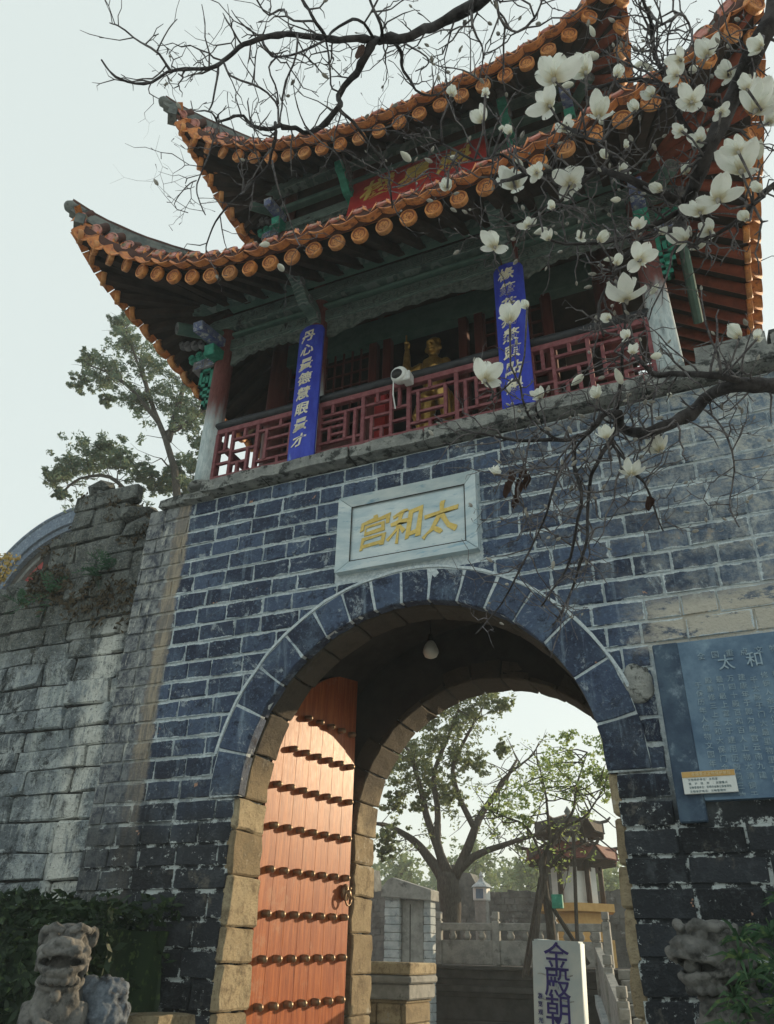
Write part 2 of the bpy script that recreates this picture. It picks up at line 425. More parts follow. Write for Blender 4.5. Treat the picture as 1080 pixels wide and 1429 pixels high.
M['black'] = simple('black_plastic', (0.012, 0.012, 0.013), (0.02, 0.02, 0.022), 9, .35, 0)
M['moss'] = simple('dry_moss', (0.060, 0.052, 0.034), (0.115, 0.088, 0.060), 14, .95, 0)

def leaf_mat(name, c1, c2, c3, trans=0.35):
    g = G(name)
    n = g.noise(1.6, 3, .6); r = g.noise(17, 2, .6)
    c = g.mix(g.step(n, .38, .62), c1, c2)
    c = g.mix(g.step(r, .55, .7), c, c3)
    m = g.done(c, .6, 0, .25)
    tr = g.new('ShaderNodeBsdfTranslucent'); g.set(tr.inputs[0], c)
    ms = g.new('ShaderNodeMixShader'); ms.inputs[0].default_value = trans
    g.t.links.new(g.b.outputs[0], ms.inputs[1]); g.t.links.new(tr.outputs[0], ms.inputs[2])
    g.t.links.new(ms.outputs[0], g.n['Material Output'].inputs[0])
    return m
M['pine_leaf'] = leaf_mat('pine_needles', (0.10, 0.165, 0.12), (0.16, 0.225, 0.15), (0.30, 0.27, 0.09))
M['tree_leaf'] = leaf_mat('evergreen_leaf', (0.12, 0.17, 0.085), (0.20, 0.25, 0.12), (0.27, 0.27, 0.10), .6)
M['light_leaf'] = leaf_mat('young_leaf', (0.20, 0.29, 0.10), (0.28, 0.37, 0.13), (0.36, 0.36, 0.12), .65)
M['far_leaf'] = leaf_mat('far_leaf', (0.14, 0.20, 0.10), (0.20, 0.26, 0.11), (0.26, 0.30, 0.11), .4)
M['hedge_leaf'] = leaf_mat('hedge_leaf', (0.016, 0.034, 0.018), (0.030, 0.056, 0.026), (0.075, 0.12, 0.04), .2)
M['strap_leaf'] = leaf_mat('strap_leaf', (0.040, 0.095, 0.045), (0.065, 0.135, 0.065), (0.16, 0.23, 0.08), .25)
M['fern_leaf'] = leaf_mat('fern_leaf', (0.05, 0.12, 0.07), (0.08, 0.17, 0.10), (0.10, 0.19, 0.10), .3)
M['yellow_leaf'] = leaf_mat('yellow_leaf', (0.22, 0.19, 0.07), (0.28, 0.23, 0.09), (0.14, 0.15, 0.06), .3)
M['dry_leaf'] = leaf_mat('dry_leaf', (0.055, 0.032, 0.026), (0.085, 0.048, 0.036), (0.04, 0.026, 0.022), .3)

def petal_mat():
    g = G('magnolia_petal'); v = g.obj(); z = g.xyz(v)[2]
    n = g.noise(40, 3, .6, g.scale(v, (3, 3, .5)))
    c = g.mix(g.step(z, 0.035, -0.004), (0.90, 0.92, 0.87), (0.66, 0.60, 0.42))
    c = g.mix(g.math('MULTIPLY', g.step(n, .5, .75), .25), c, (0.62, 0.66, 0.58))
    m = g.done(c, .55, 0, .2)
    tr = g.new('ShaderNodeBsdfTranslucent'); g.set(tr.inputs[0], c)
    ms = g.new('ShaderNodeMixShader'); ms.inputs[0].default_value = .45
    g.t.links.new(g.b.outputs[0], ms.inputs[1]); g.t.links.new(tr.outputs[0], ms.inputs[2])
    g.t.links.new(ms.outputs[0], g.n['Material Output'].inputs[0])
    return m
M['petal'] = petal_mat()
M['bud'] = simple('furry_bud', (0.26, 0.25, 0.23), (0.42, 0.41, 0.37), 30, .9, .4)
M['bud_white'] = simple('opening_bud', (0.60, 0.62, 0.54), (0.76, 0.77, 0.68), 20, .7, .2)

def column_mat():
    g = G('peeling_column_paint'); p = g.pos(); z = g.xyz(p)[2]
    n = g.noise(3, 6, .7, g.scale(p, (4, 4, .8))); f = g.noise(24, 4, .7, g.scale(p, (2, 2, .4)))
    red = g.mix(g.step(f, .35, .65), (0.10, 0.030, 0.028), (0.16, 0.055, 0.05))
    bare = g.mix(g.step(f, .35, .65), (0.34, 0.42, 0.45), (0.52, 0.59, 0.60))
    bare = g.mix(g.step(n, .55, .75), bare, (0.13, 0.16, 0.18))
    c = g.mix(g.step(g.math('ADD', z, g.math('MULTIPLY', n, 1.0)), 8.35, 7.75), red, bare)
    g.bump(f, .4, .006)
    return g.done(c, .7)
M['column'] = column_mat()

def beam_mat():
    g = G('painted_beam'); p = g.pos()
    w = g.new('ShaderNodeTexWave', wave_type='RINGS', rings_direction='SPHERICAL'); g.set(w.inputs[0], g.scale(p, (1.6, 1, 4)))
    w.inputs['Scale'].default_value = 3.0; w.inputs['Distortion'].default_value = 9; w.inputs['Detail'].default_value = 2
    n = g.noise(9, 5, .7)
    c = g.mix(g.step(n, .35, .65), (0.060, 0.105, 0.095), (0.10, 0.155, 0.14))
    c = g.mix(g.math('MULTIPLY', g.step(w.outputs[1], .70, .84), .55), c, (0.22, 0.26, 0.25))
    c = g.mix(g.step(g.noise(3, 5, .7), .55, .7), c, (0.024, 0.024, 0.026))
    g.bump(w.outputs[1], .5, .012)
    return g.done(c, .7)
M['beam'] = beam_mat()
M['beam_green'] = simple('dull_green_beam', (0.065, 0.13, 0.11), (0.10, 0.175, 0.15), 6, .7, .3)
M['carving'] = simple('carved_fascia', (0.08, 0.115, 0.105), (0.19, 0.225, 0.215), 17, .75, .8, .02)

def tile_end_mat():
    g = G('orange_tile_end'); v = g.obj()
    x, y, z = g.xyz(v)[0], g.xyz(v)[1], g.xyz(v)[2]
    rr = g.math('SQRT', g.math('ADD', g.math('MULTIPLY', x, x), g.math('MULTIPLY', y, y)))
    n = g.noise(30, 4, .7, v)
    sw = g.noise(26, 1, .4, v, 1.5)
    c = g.mix(g.step(g.noise(9, 4, .6), .35, .65), (0.56, 0.19, 0.045), (0.80, 0.35, 0.10))
    c = g.mix(g.step(n, .55, .7), c, (0.24, 0.07, 0.03))
    c = g.mix(g.math('MULTIPLY', g.rnd(), .45), c, (0.44, 0.27, 0.13))
    groove = g.math('MAXIMUM', g.step(g.math('ABSOLUTE', g.math('SUBTRACT', sw, .5)), .05, .02), g.step(g.math('ABSOLUTE', g.math('SUBTRACT', rr, .066)), .009, .004))
    ins = g.step(rr, .070, .060)
    c = g.mix(g.math('MULTIPLY', groove, g.math('MULTIPLY', g.step(rr, .080, .074), .85)), c, (0.20, 0.045, 0.02))
    g.bump(g.math('SUBTRACT', g.math('MULTIPLY', n, .4), groove), .8, .012)
    return g.done(c, .5, 0, .45)
M['tile_end'] = tile_end_mat()
M['tile'] = simple('orange_glazed_tile', (0.50, 0.15, 0.04), (0.74, 0.29, 0.08), 8, .5, .5, .008, spec=.45, wear=(0.18, 0.06, 0.035), wsc=12, w0=.5, w1=.66)
M['tile_dark'] = simple('soot_brown_tile', (0.050, 0.022, 0.018), (0.095, 0.040, 0.028), 8, .7, .4)
M['cap'] = simple('pink_terracotta_cap', (0.46, 0.17, 0.14), (0.60, 0.30, 0.26), 20, .7, .6, .008, wear=(0.20, 0.20, 0.13), wsc=9, w0=.52, w1=.62)

def door_mat():
    g = G('red_door_paint'); v = g.pos()
    n = g.noise(2, 6, .7, g.scale(v, (12, 12, .8))); f = g.noise(8, 6, .75, g.scale(v, (10, 10, 1.2)))
    c = g.mix(g.step(n, .35, .65), (0.27, 0.058, 0.016), (0.43, 0.125, 0.036))
    c = g.mix(g.step(f, .60, .72), c, (0.44, 0.21, 0.12))
    c = g.mix(g.step(g.noise(5, 6, .75, g.scale(v, (16, 16, .5))), .55, .66), c, (0.12, 0.028, 0.016))
    c = g.mix(g.math('MULTIPLY', g.step(g.noise(1.6, 6, .8), .54, .68), .6), c, (0.40, 0.20, 0.12))
    g.bump(f, .4, .004)
    return g.done(c, g.ramp(f, [(.3, (.30, .30, .30)), (.7, (.48, .48, .48))]), 0, .17)
M['door'] = door_mat()
g = G('frosted_lamp_glass'); M['lamp_glass'] = g.done((0.55, 0.55, 0.50), .3, 0, .5)
# ------------------------------------------------------------------ ground
def sheet(name, pts, mat, z0=None):
    bm = B(); bm.faces.new([bm.verts.new(p) for p in pts]); return tag(obj(name, bm, mat), kind='structure')
bm = B()
R_ = 170
bmesh.ops.create_grid(bm, x_segments=8, y_segments=8, size=R_)
tag(obj('ground', bm, M['paving']), kind='structure')

# ------------------------------------------------------------------ gate tower (wall with the arch)
ZC, RI, RO, AX = 2.83, 1.70, 2.03, 0.03
TW0, TW1, TH = -3.45, 7.2, 6.28
tower = thing('gate_tower', 'tall blue grey stone gate wall with a round arch and pale mortar joints', 'gate', (0, 0, 0))
def arch_outline(r, n=40, zc=ZC, x0=AX):
    return [(x0 + r, 0.0)] + [(x0 + r * cos(pi * k / n), zc + r * sin(pi * k / n)) for k in range(n + 1)] + [(x0 - r, 0.0)]
XZ = Matrix(((1, 0, 0, 0), (0, 0, 1, 0), (0, 1, 0, 0), (0, 0, 0, 1)))       # (a,b,h) -> (a,h,b)
def arch_slab(bm, y0, y1, r, mi=0, zt=TH, x0=TW0, x1=TW1):
    poly = [(x0, 0), (x0, zt), (x1, zt), (x1, 0)] + arch_outline(r)
    prism(bm, poly, y0, y1, XZ, mi)
bm = B()
arch_slab(bm, 0.012, 0.50, RI + .07)
arch_slab(bm, 2.50, 3.05, RI + .07)
box(bm, (TW0, .5, 0), (-2.5, 2.5, TH)); box(bm, (2.5, .5, 0), (TW1, 2.5, TH))
box(bm, (-2.5, .5, 5.5), (2.5, 2.5, TH))
bmesh.ops.recalc_face_normals(bm, faces=bm.faces[:])
obj('wall_core', bm, M['mortar'], tower)
# vaulted chamber lining
bm = B()
n = 28
prof = [(-2.28, 0)] + [(2.28 * -cos(pi * k / n), 2.98 + 2.28 * sin(pi * k / n)) for k in range(n + 1)] + [(2.28, 0)]
a = [bm.verts.new((x, .502, z)) for x, z in prof]; b = [bm.verts.new((x, 2.498, z)) for x, z in prof]
for i in range(len(prof) - 1): bm.faces.new((a[i], a[i + 1], b[i + 1], b[i]))
# inner faces of the two arch walls
for yy in (.503, 2.497):
    poly = [(-2.28, 0)] + prof[1:-1] + [(2.28, 0)] + arch_outline(RI + .05)
    bm.faces.new([bm.verts.new((x, yy, z)) for x, z in poly])
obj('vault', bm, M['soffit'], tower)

# --- bricks
def brick_mesh(seed, L=.38, H=.2, D_=.07, amp=.010, bev=.011):
    random.seed(seed); bm = B()
    box(bm, (-L / 2, 0, -H / 2), (L / 2, D_, H / 2)); bevelled(bm, bev)
    for v in bm.verts:
        if v.co.y < .03: v.co += Vector((random.uniform(-amp, amp), random.uniform(-amp, amp), random.uniform(-amp, amp)))
    return mesh_of(bm, 'brick', M['brick_edge'])
BR = [brick_mesh(100 + i) for i in range(10)]
holes = [(-.79, .79, 4.93, 5.87), (2.18, 4.75, 2.50, 3.84)]       # plaque, tablet
random.seed(3)
bricks = []
z = TH - .005; row = 0
while z > 0.05:
    h = .2 + random.uniform(-.008, .012)
    if z < 2.2: h += .025
    z1, z0 = z, z - h
    spans = [(TW0, TW1)]
    if z0 < ZC + RI + .06:
        if z0 <= ZC: w = RI + .05
        else: w = sqrt(max(0, (RI + .06) ** 2 - (z0 - ZC) ** 2))
        spans = [(TW0, AX - w), (AX + w, TW1)]
    for hx0, hx1, hz0, hz1 in holes:
        if z0 < hz1 - .03 and z1 > hz0 + .03:
            ns = []
            for s in spans:
                if s[1] <= hx0 or s[0] >= hx1: ns.append(s); continue
                if s[0] < hx0: ns.append((s[0], hx0))
                if s[1] > hx1: ns.append((hx1, s[1]))
            spans = ns
    for s0, s1 in spans:
        x = s0 - (random.uniform(.05, .3) if s0 == TW0 else 0)
        while x < s1 - .02:
            L = random.choice((.30, .36, .40, .44, .5)) * (1.05 if z < 2.2 else 1) * random.uniform(.92, 1.08)
            e = min(x + L, s1)
            if s1 - e < .12: e = s1
            c0 = max(x, s0)
            if e - c0 > .04: bricks.append((c0, e, z0, z1))
            x = e
    z = z0; row += 1
J = .019                                                       # mortar joint
def brick_xf(b):
    x0, x1, z0, z1 = b
    return TRS(((x0 + x1) / 2, random.uniform(-.010, -.002), (z0 + z1) / 2), (random.uniform(-.012, .012), random.uniform(-.006, .006), random.uniform(-.012, .012)), ((x1 - x0 - J * .8) / .38, 1, (z1 - z0 - J * 1.15) / .2))
def seen(b):
    vis = 0
    for fx in (.1, .5, .9):
        for fz in (.1, .5, .9):
            px, py, d = project((b[0] + (b[1] - b[0]) * fx, 0, b[2] + (b[3] - b[2]) * fz))
            if 0 < px < 1080 and 0 < py < 1429: vis += 1
    px, py, d = project(((b[0] + b[1]) / 2, 0, (b[2] + b[3]) / 2))
    return vis * (b[1] - b[0]) * (b[3] - b[2]) / d ** 2
bricks.sort(key=seen, reverse=True)
rest = B()
for i, b_ in enumerate(bricks):
    me = BR[i % 10]
    if i < 298 and seen(b_) > 0: inst('brick', me, brick_xf(b_), tower)
    else:
        if b_[0] > 5.5 and b_[2] < 5: continue
        t = bmesh.new(); t.from_mesh(me); t.transform(brick_xf(b_)); tmp = bpy.data.meshes.new('t'); t.to_mesh(tmp); t.free()
        rest.from_mesh(tmp); bpy.data.meshes.remove(tmp)
o = obj('brick_remainder', rest, M['brick'], tower); o['kind'] = 'stuff'
box_b = B(); box(box_b, (5.5, .0, 0), (TW1, .011, 5)); obj('wall_facing', box_b, M['brick'], tower)

# --- arch ring: voussoirs, moulding, jamb and soffit stones
def ring_block(a0, a1, r0, r1, y0, y1, mat, name='voussoir', seg=3, amp=.009, gap=.011, bev=.008, x0=AX, zc=ZC):
    bm = B()
    rm = (r0 + r1) / 2; g_ = gap / rm
    poly = [(x0 + r0 * cos(a0 + g_ + (a1 - a0 - 2 * g_) * k / seg), zc + r0 * sin(a0 + g_ + (a1 - a0 - 2 * g_) * k / seg)) for k in range(seg + 1)]
    poly += [(x0 + r1 * cos(a1 - g_ - (a1 - a0 - 2 * g_) * k / seg), zc + r1 * sin(a1 - g_ - (a1 - a0 - 2 * g_) * k / seg)) for k in range(seg + 1)]
    prism(bm, poly, y0, y1, XZ)
    bmesh.ops.recalc_face_normals(bm, faces=bm.faces[:])
    if bev:
        es = [e for e in bm.edges if len(e.link_faces) == 2 and e.calc_face_angle(0) > .5]
        bmesh.ops.bevel(bm, geom=es, offset=bev, segments=1, affect='EDGES')
    bmesh.ops.subdivide_edges(bm, edges=[e for e in bm.edges if e.calc_length() > .15], cuts=1, use_grid_fill=True); roughen(bm, amp, 7, a0); roughen(bm, amp * .6, 25, a0)
    return obj(name, bm, mat, tower)
random.seed(12)
wts = [1.15, 1.3, 1.25, 1.1, .95, .9, .88, .85, .85, .85, .88, .95, 1.05, 1.1, 1.15, 1.15]
tot = sum(wts); a = 0
for i, w in enumerate(wts):
    a1 = a + pi * w / tot
    ring_block(a, a1, RI, RO, -.034 + random.uniform(-.004, .004), .10, M['brick'], gap=.012)
    a = a1
bm = B()
n = 48
for r0, r1, y0, y1 in ((RI + .006, RO + .004, -.024, .05), (RO + .006, RO + .034, -.036, .03)):
    q = [[bm.verts.new((AX + r * cos(pi * k / n), y, ZC + r * sin(pi * k / n))) for r, y in ((r0, y1), (r0, y0), (r1, y0), (r1, y1))] for k in range(n + 1) if r0 < RO or 5 <= k <= 45]
    for s, t in zip(q, q[1:]):
        for i in range(3): bm.faces.new((s[i], t[i], t[i + 1], s[i + 1]))
roughen(bm, .012, 4, 3); roughen(bm, .006, 17, 3)
obj('arch_moulding', bm, M['mortar'], tower)
# soffit stones of the front and the rear arch, and the jamb blocks under them
for (y0, y1, na, sd) in ((.104, .49, 13, 1), (2.505, 3.06, 15, 2)):
    random.seed(sd)
    for i in range(na):
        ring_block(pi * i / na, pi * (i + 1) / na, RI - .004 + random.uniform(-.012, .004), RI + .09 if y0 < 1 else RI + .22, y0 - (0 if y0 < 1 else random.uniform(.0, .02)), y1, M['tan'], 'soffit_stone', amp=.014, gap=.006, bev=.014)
    for sx in (-1, 1):
        zz = ZC - .004
        while zz > .1:
            h = random.uniform(.28, .42)
            bm = B(); xa, xb = AX + sx * (RI - .004), AX + sx * (RI + (.09 if y0 < 1 else .22))
            yy0 = y0 if y0 > 1 else .006
            proud = random.uniform(-.012, .014)
            box(bm, (min(xa, xb) - (proud if sx > 0 else 0), yy0, zz - h + .006), (max(xa, xb) + (proud if sx < 0 else 0), y1, zz - .006))
            bevelled(bm, .018); bmesh.ops.subdivide_edges(bm, edges=[e for e in bm.edges if e.calc_length() > .12], cuts=2, use_grid_fill=True); roughen(bm, .020, 6, zz); roughen(bm, .008, 21, zz)
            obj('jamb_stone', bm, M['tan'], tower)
            zz -= h

# --- ledge
random.seed(21)
x = -2.62
first = True
while x < TW1:
    L = random.uniform(.75, 1.35)
    bm = B(); box(bm, (x + .008, -.16 + random.uniform(-.02, .02), TH + .03), (x + L - .008, .35, TH + .172))
    bmesh.ops.subdivide_edges(bm, edges=[e for e in bm.edges if abs(e.verts[0].co.x - e.verts[1].co.x) > .3], cuts=5)
    roughen(bm, .022, 5, x)
    obj('ledge_stone', bm, M['ledge'], tower)
    x += L
for (xa, xb, za, zb, ya) in ((-3.28, -2.64, TH + .0, TH + .10, -.06), (-2.9, -2.5, TH - .012, TH + .05, -.10)):
    bm = B(); box(bm, (xa, ya, za), (xb, .35, zb)); bmesh.ops.subdivide_edges(bm, edges=bm.edges[:], cuts=3); roughen(bm, .035, 4, xa)
    obj('ledge_stone', bm, M['ledge'], tower)
random.seed(5)
x = 3.0
while x < TW1:                                                  # rough coping beyond the right column
    L = random.uniform(.4, .8)
    bm = B(); box(bm, (x + .01, -.10 + random.uniform(-.03, .03), TH + .175), (x + L - .01, .5, TH + random.uniform(.34, .44)))
    bmesh.ops.subdivide_edges(bm, edges=bm.edges[:], cuts=3); roughen(bm, .04, 4, x)
    obj('coping_stone', bm, M['ledge'], tower)
    x += L
bm = B(); box(bm, (-2.6, -.10, TH + .04), (TW1, .351, TH + .15)); obj('ledge_core', bm, M['dark_stone'], tower)
bm = B(); box(bm, (TW0 + .02, .352, TH + .002), (TW1, 5.2, TH + .165)); obj('terrace_floor', bm, M['ledge'], tower)
bm = B(); box(bm, (TW0, 3.052, 5.2), (TW1, 5.2, TH)); obj('rear_lintel', bm, M['mortar'], tower)

# --- iron-stained ring stone beside the tablet (weathered boss)
c = P(884, 955)
bm = B()
ball(bm, (c.x + .03, .0, c.z), (.13, .05, .17), sub=3); roughen(bm, .03, 7, 2); roughen(bm, .01, 24, 5)
obj('stone_boss', bm, M['ledge'], tower, True)

# --- white plaque with gilt characters
pq = thing('name_plaque', 'white marble plaque with three gilt characters in a sloping stone frame over the arch', 'plaque', (0, 0, 0))
PX0, PX1, PZ0, PZ1 = -.765, .775, 4.955, 5.845
fw = .135
def mitre(o0, o1, i0, i1, name):
    bm = B()
    def V3(p, y): return bm.verts.new((p[0], y, p[1]))
    A0, A1, I0, I1 = V3(o0, -.075), V3(o1, -.075), V3(i0, -.018), V3(i1, -.018)
    b0, b1, j0, j1 = V3(o0, .02), V3(o1, .02), V3(i0, .02), V3(i1, .02)
    for f in ((A0, A1, I1, I0), (A0, b0, b1, A1), (I0, I1, j1, j0), (A0, I0, j0, b0), (A1, b1, j1, I1), (b0, j0, j1, b1)): bm.faces.new(f)
    bmesh.ops.recalc_face_normals(bm, faces=bm.faces[:])
    return obj(name, bm, M['marble'], pq)
o_ = [(PX0, PZ0), (PX1, PZ0), (PX1, PZ1), (PX0, PZ1)]
i_ = [(PX0 + fw, PZ0 + fw), (PX1 - fw, PZ0 + fw), (PX1 - fw, PZ1 - fw * .8), (PX0 + fw, PZ1 - fw * .8)]
for k in range(4):
    s = .004
    k2 = (k + 1) % 4
    d = Vector((o_[k2][0] - o_[k][0], o_[k2][1] - o_[k][1])).normalized() * s
    mitre((o_[k][0] + d.x, o_[k][1] + d.y), (o_[k2][0] - d.x, o_[k2][1] - d.y), (i_[k][0] + d.x, i_[k][1] + d.y), (i_[k2][0] - d.x, i_[k2][1] - d.y), 'frame_rail')
bm = B(); box(bm, (PX0 + fw - .01, .0, PZ0 + fw - .01), (PX1 - fw + .01, .03, PZ1 - fw * .8 + .01)); pn = obj('panel', bm, M['marble'], pq)
for (a_, b_) in zip(i_, i_[1:] + i_[:1]):
    bm = B(); tube(bm, [(a_[0], -.016, a_[1]), (b_[0], -.016, b_[1])], .008, 4); obj('recess_shade_line', bm, M['dark_stone'], pq)  # dark rods stand in for the shade line of the recessed panel
for k, ch in enumerate('宫和太'):
    inst('character', text_mesh('character', ch, .40, .004, M['gold_paint'], bold=.014, brush=.07), TRS((PX0 + .40 + k * .37, -.006, (PZ0 + PZ1) / 2 + .0 + k * .006)), pq)

# --- slate tablet with chiselled text
tb = thing('inscription_tablet', 'large blue slate tablet with chiselled columns of characters right of the arch', 'tablet', (0, 0, 0))
bm = B(); box(bm, (2.23, -.05, 2.60), (4.70, .03, 3.80)); bevelled(bm, .008); obj('slab', bm, M['slate'], tb)
bm = B(); box(bm, (2.205, -.062, 2.44), (2.40, .02, 3.80)); bevelled(bm, .01); roughen(bm, .006, 4); obj('border_strip', bm, M['slate_dark'], tb)
bm = B(); box(bm, (2.404, -.066, 2.585), (4.72, .02, 2.605)); obj('bottom_edge', bm, M['slate'], tb)
hx0 = P(1004, 928)
for k, ch in enumerate('太和宫金殿'):
    inst('character', text_mesh('character', ch, .125, .004, M['slate_cut'], bold=.004), TRS((hx0.x + k * .205 + .05, -.056, hx0.z - .0)), tb)
for k, ch in enumerate('全国重点文物保护单位'):
    inst('character', text_mesh('character', ch, .06, .002, M['slate_cut']), TRS((2.56 + k * .105, -.0555, 3.665)), tb)
body = ['公园里点文物保护单位太和宫金殿', '百门上建于明万历三十年云南', '千工人正殿重修清康熙九年用铜', '四百余年历史为全国最大铜殿']
rng = random.Random(4)
allc = ''.join(body)
cols = []
for cidx in range(27):                                          # vertical columns, small chiselled characters
    top = 3.50 - (0 if cidx % 5 else .03)
    n_ = rng.randint(12, 14)
    s = ''.join(rng.choice(allc) for _ in range(n_))
    cols.append(inst('text_column', text_mesh('text_column', s, .054, .0015, M['slate_cut'], vertical=True, pitch=1.22), TRS((2.50 + cidx * .080, -.0535, top - n_ * .033)), tb))
nb = thing('notice_board', 'small white notice board with an ochre heading under the slate tablet', 'notice board', (0, 0, 0))
q = P(990, 1095)
nx0, nx1, nz0, nz1 = P(955, 1098).x, P(1028, 1090).x, P(992, 1110).z, P(990, 1079).z
bm = B(); box(bm, (nx0, -.10, nz0), (nx1, -.075, nz1)); bevelled(bm, .002); obj('panel', bm, M['white_paint'], nb)
hz = (nz1 - nz0) * .27
bm = B(); box(bm, (nx0 + .002, -.104, nz1 - hz), (nx1 - .002, -.09, nz1 - .002)); obj('heading_band', bm, M['ochre'], nb)
cs = (nz1 - nz0) * .15
inst('heading_text', text_mesh('heading_text', '全国重点文物保护单位', cs * 1.05, .0006, M['cream']), TRS(((nx0 + nx1) / 2 + .02, -.105, nz1 - hz * .5)), nb)
for k, s in enumerate(('文物保护单位：太和宫', '保 护 级 别 ：全国重点', '文物管理单位：昆明市金殿公园管理处', '文物保护电话：文物管理所')):
    me = text_mesh('text_line', s, cs * .8, .0006, M['ink'])
    w = max(v.co.x for v in me.vertices) - min(v.co.x for v in me.vertices)
    sc_ = min(1, (nx1 - nx0 - .08) / w)
    inst('text_line', me, TRS((nx0 + .04 + w * sc_ / 2, -.101, nz1 - hz - (k + .62) * (nz1 - nz0 - hz) / 4.2), (0, 0, 0), (sc_, 1, 1)), nb)
bm = B(); box(bm, (nx0 + .05, -.076, nz0 + .05), (nx0 + .08, -.01, nz1 - .02)); box(bm, (nx1 - .08, -.076, nz0 + .05), (nx1 - .05, -.01, nz1 - .02)); obj('bracket', bm, M['black'], nb)

# --- door leaf
HX, HY = -1.80, .66
ang = radians(83.0)
door = bpy.data.objects.new('door', None); COL.objects.link(door); door.parent = tower
def leaf_top(s): return 2.83 + sqrt(max(0.0, 1.74 ** 2 - (1.74 - s) ** 2))
bm = B()
for zb in (.45, 1.5, 2.6): box(bm, (.06, .055, zb), (1.58, .10, zb + .14))
me = mesh_of(bm, 'door', M['dark_red'])
bpy.data.objects.remove(door)
door = link(bpy.data.objects.new('door', me), tower); door.matrix_local = TRS((HX, HY, 0.06), (0, 0, ang))
W = 1.62; NP = 7
for k in range(NP):
    s0, s1 = W * k / NP + .0006, W * (k + 1) / NP - .0006
    poly = [(s0, 0)] + [(s1, 0)] + [(s1 - (s1 - s0) * j / 4, leaf_top(s1 - (s1 - s0) * j / 4)) for j in range(5)]
    bm = B(); prism(bm, poly, 0, .055, XZ); bmesh.ops.recalc_face_normals(bm, faces=bm.faces[:])
    bmesh.ops.bevel(bm, geom=[e for e in bm.edges if abs(e.verts[0].co.x - e.verts[1].co.x) < 1e-4 and abs(e.verts[0].co.z - e.verts[1].co.z) > .5], offset=.0022, segments=1, affect='EDGES')
    obj('plank', bm, M['door'], door)
bm = B(); lathe(bm, [(.036, 0), (.038, .010), (.036, .03), (.034, .062), (.026, .078), (.012, .086), (.003, .088)], 12, Matrix.Rotation(pi / 2, 4, 'X'))
stud = mesh_of(bm, 'stud', M['brass'], True)
for py in (990, 1039, 1093, 1150, 1211, 1273, 1337, 1405, 1478, 1555):
    zr = P(392, py, .82).z - .06
    for k in range(7):
        s = .13 + k * .226
        if zr < leaf_top(s) - .08: inst('stud', stud, TRS((s, -.001, zr + .014 * (k - 3) / 3)), door)
bm = B()
ball(bm, (0, -.02, 0), (.075, .045, .09)); ball(bm, (0, -.06, -.01), (.035, .03, .04)); ball(bm, (-.035, -.055, .04), .02); ball(bm, (.035, -.055, .04), .02)
tube(bm, [(.06 * cos(t), -.06, -.06 + .07 * sin(t)) for t in [2 * pi * k / 14 for k in range(15)]], .011, 6)
kn = obj('knocker', bm, M['brass'], door, True); kn.location = (1.50, -.01, P(485, 1246, 2.2).z - .06)

# --- hanging lamp in the vault
lp = P(601, 905, 1.5)
lamp = thing('pendant_lamp', 'small frosted lamp hanging on a cord inside the dark arch', 'lamp', lp)
bm = B(); tube(bm, [(0, 0, .16), (0, 0, 5.2 - lp.z)], .007, 5); obj('cord', bm, M['black'], lamp)
bm = B(); lathe(bm, [(.02, .17), (.03, .16), (.032, .09), (.036, .085)], 12); obj('socket', bm, M['soffit'], lamp, True)
bm = B(); lathe(bm, [(.03, .09), (.06, .05), (.085, -.01), (.09, -.05), (.07, -.095), (.03, -.115), (.002, -.118)], 16); obj('shade', bm, M['lamp_glass'], lamp, True)
# ------------------------------------------------------------------ pavilion on the gate
pav = thing('pavilion', 'two tiered timber pavilion with upturned orange tiled eaves on the gate wall', 'pavilion', (0, 0, 0))
FZ = TH + .172                                                     # floor
# columns
def column(x, y, z0, z1, r0, r1, mat, base=True):
    bm = B(); n = 9
    tube(bm, [(0, 0, z0 + (z1 - z0) * k / n) for k in range(n + 1)], [r0 + (r1 - r0) * k / n for k in range(n + 1)], 18)
    o = obj('column', bm, mat, pav, True, (x, y, 0))
    if base:
        b2 = B(); lathe(b2, [(r0 + .02, z0 - .002), (r0 + .06, z0 + .03), (r0 + .05, z0 + .07), (r0 + .012, z0 + .09)], 18); obj('base_stone', b2, M['ledge'], o, True)
    return o
for x in (-2.74, -1.28, 1.29, 2.78): column(x + (.0), 0.06, FZ, 9.3, .135, .12, M['column'], abs(x) > 2)
for x in (-2.45, 2.25): column(x, 1.0, FZ, 9.6, .16, .15, M['dark_red'])
for x in (-2.74, -1.28, 1.29, 2.78): column(x, 3.4, FZ, 9.3, .13, .12, M['column'], False)
for y in (1.7,): 
    for x in (-2.76, 2.80): column(x, y, FZ, 9.3, .13, .12, M['column'], False)
# cella
for x in (-.93, -.72, .38, .60, -1.75, 1.5):
    bm = B(); box(bm, (x - .06, .95, FZ), (x + .06, 1.07, 9.5)); bevelled(bm, .01); obj('door_post', bm, M['dark_red'], pav)
for a, b in ((-2.4, -1.82), (-1.68, -1.0), (.67, 1.43)):
    bm = B(); box(bm, (a, .99, FZ), (b, 1.03, FZ + 1.0)); obj('door_panel', bm, M['dark_red'], pav)
    bm = B()
    k = 5
    for i in range(k + 1):
        xx = a + (b - a) * i / k; box(bm, (xx - .012, .995, FZ + 1.0), (xx + .012, 1.02, 9.3))
    for i in range(9):
        zz = FZ + 1.05 + i * .22; box(bm, (a, .993, zz), (b, 1.022, zz + .02))
    obj('door_lattice', bm, M['dark_red'], pav)
bm = B()
for (a, b, c, d) in ((-2.5, 1.42, FZ, 9.9), (1.72, 2.4, FZ, 9.9), (1.42, 1.72, FZ, 9.15), (1.42, 1.72, 9.75, 9.9)):
    box(bm, (a, 2.7, c), (b, 2.78, d))
obj('rear_wall', bm, M['dark_wood'], pav)
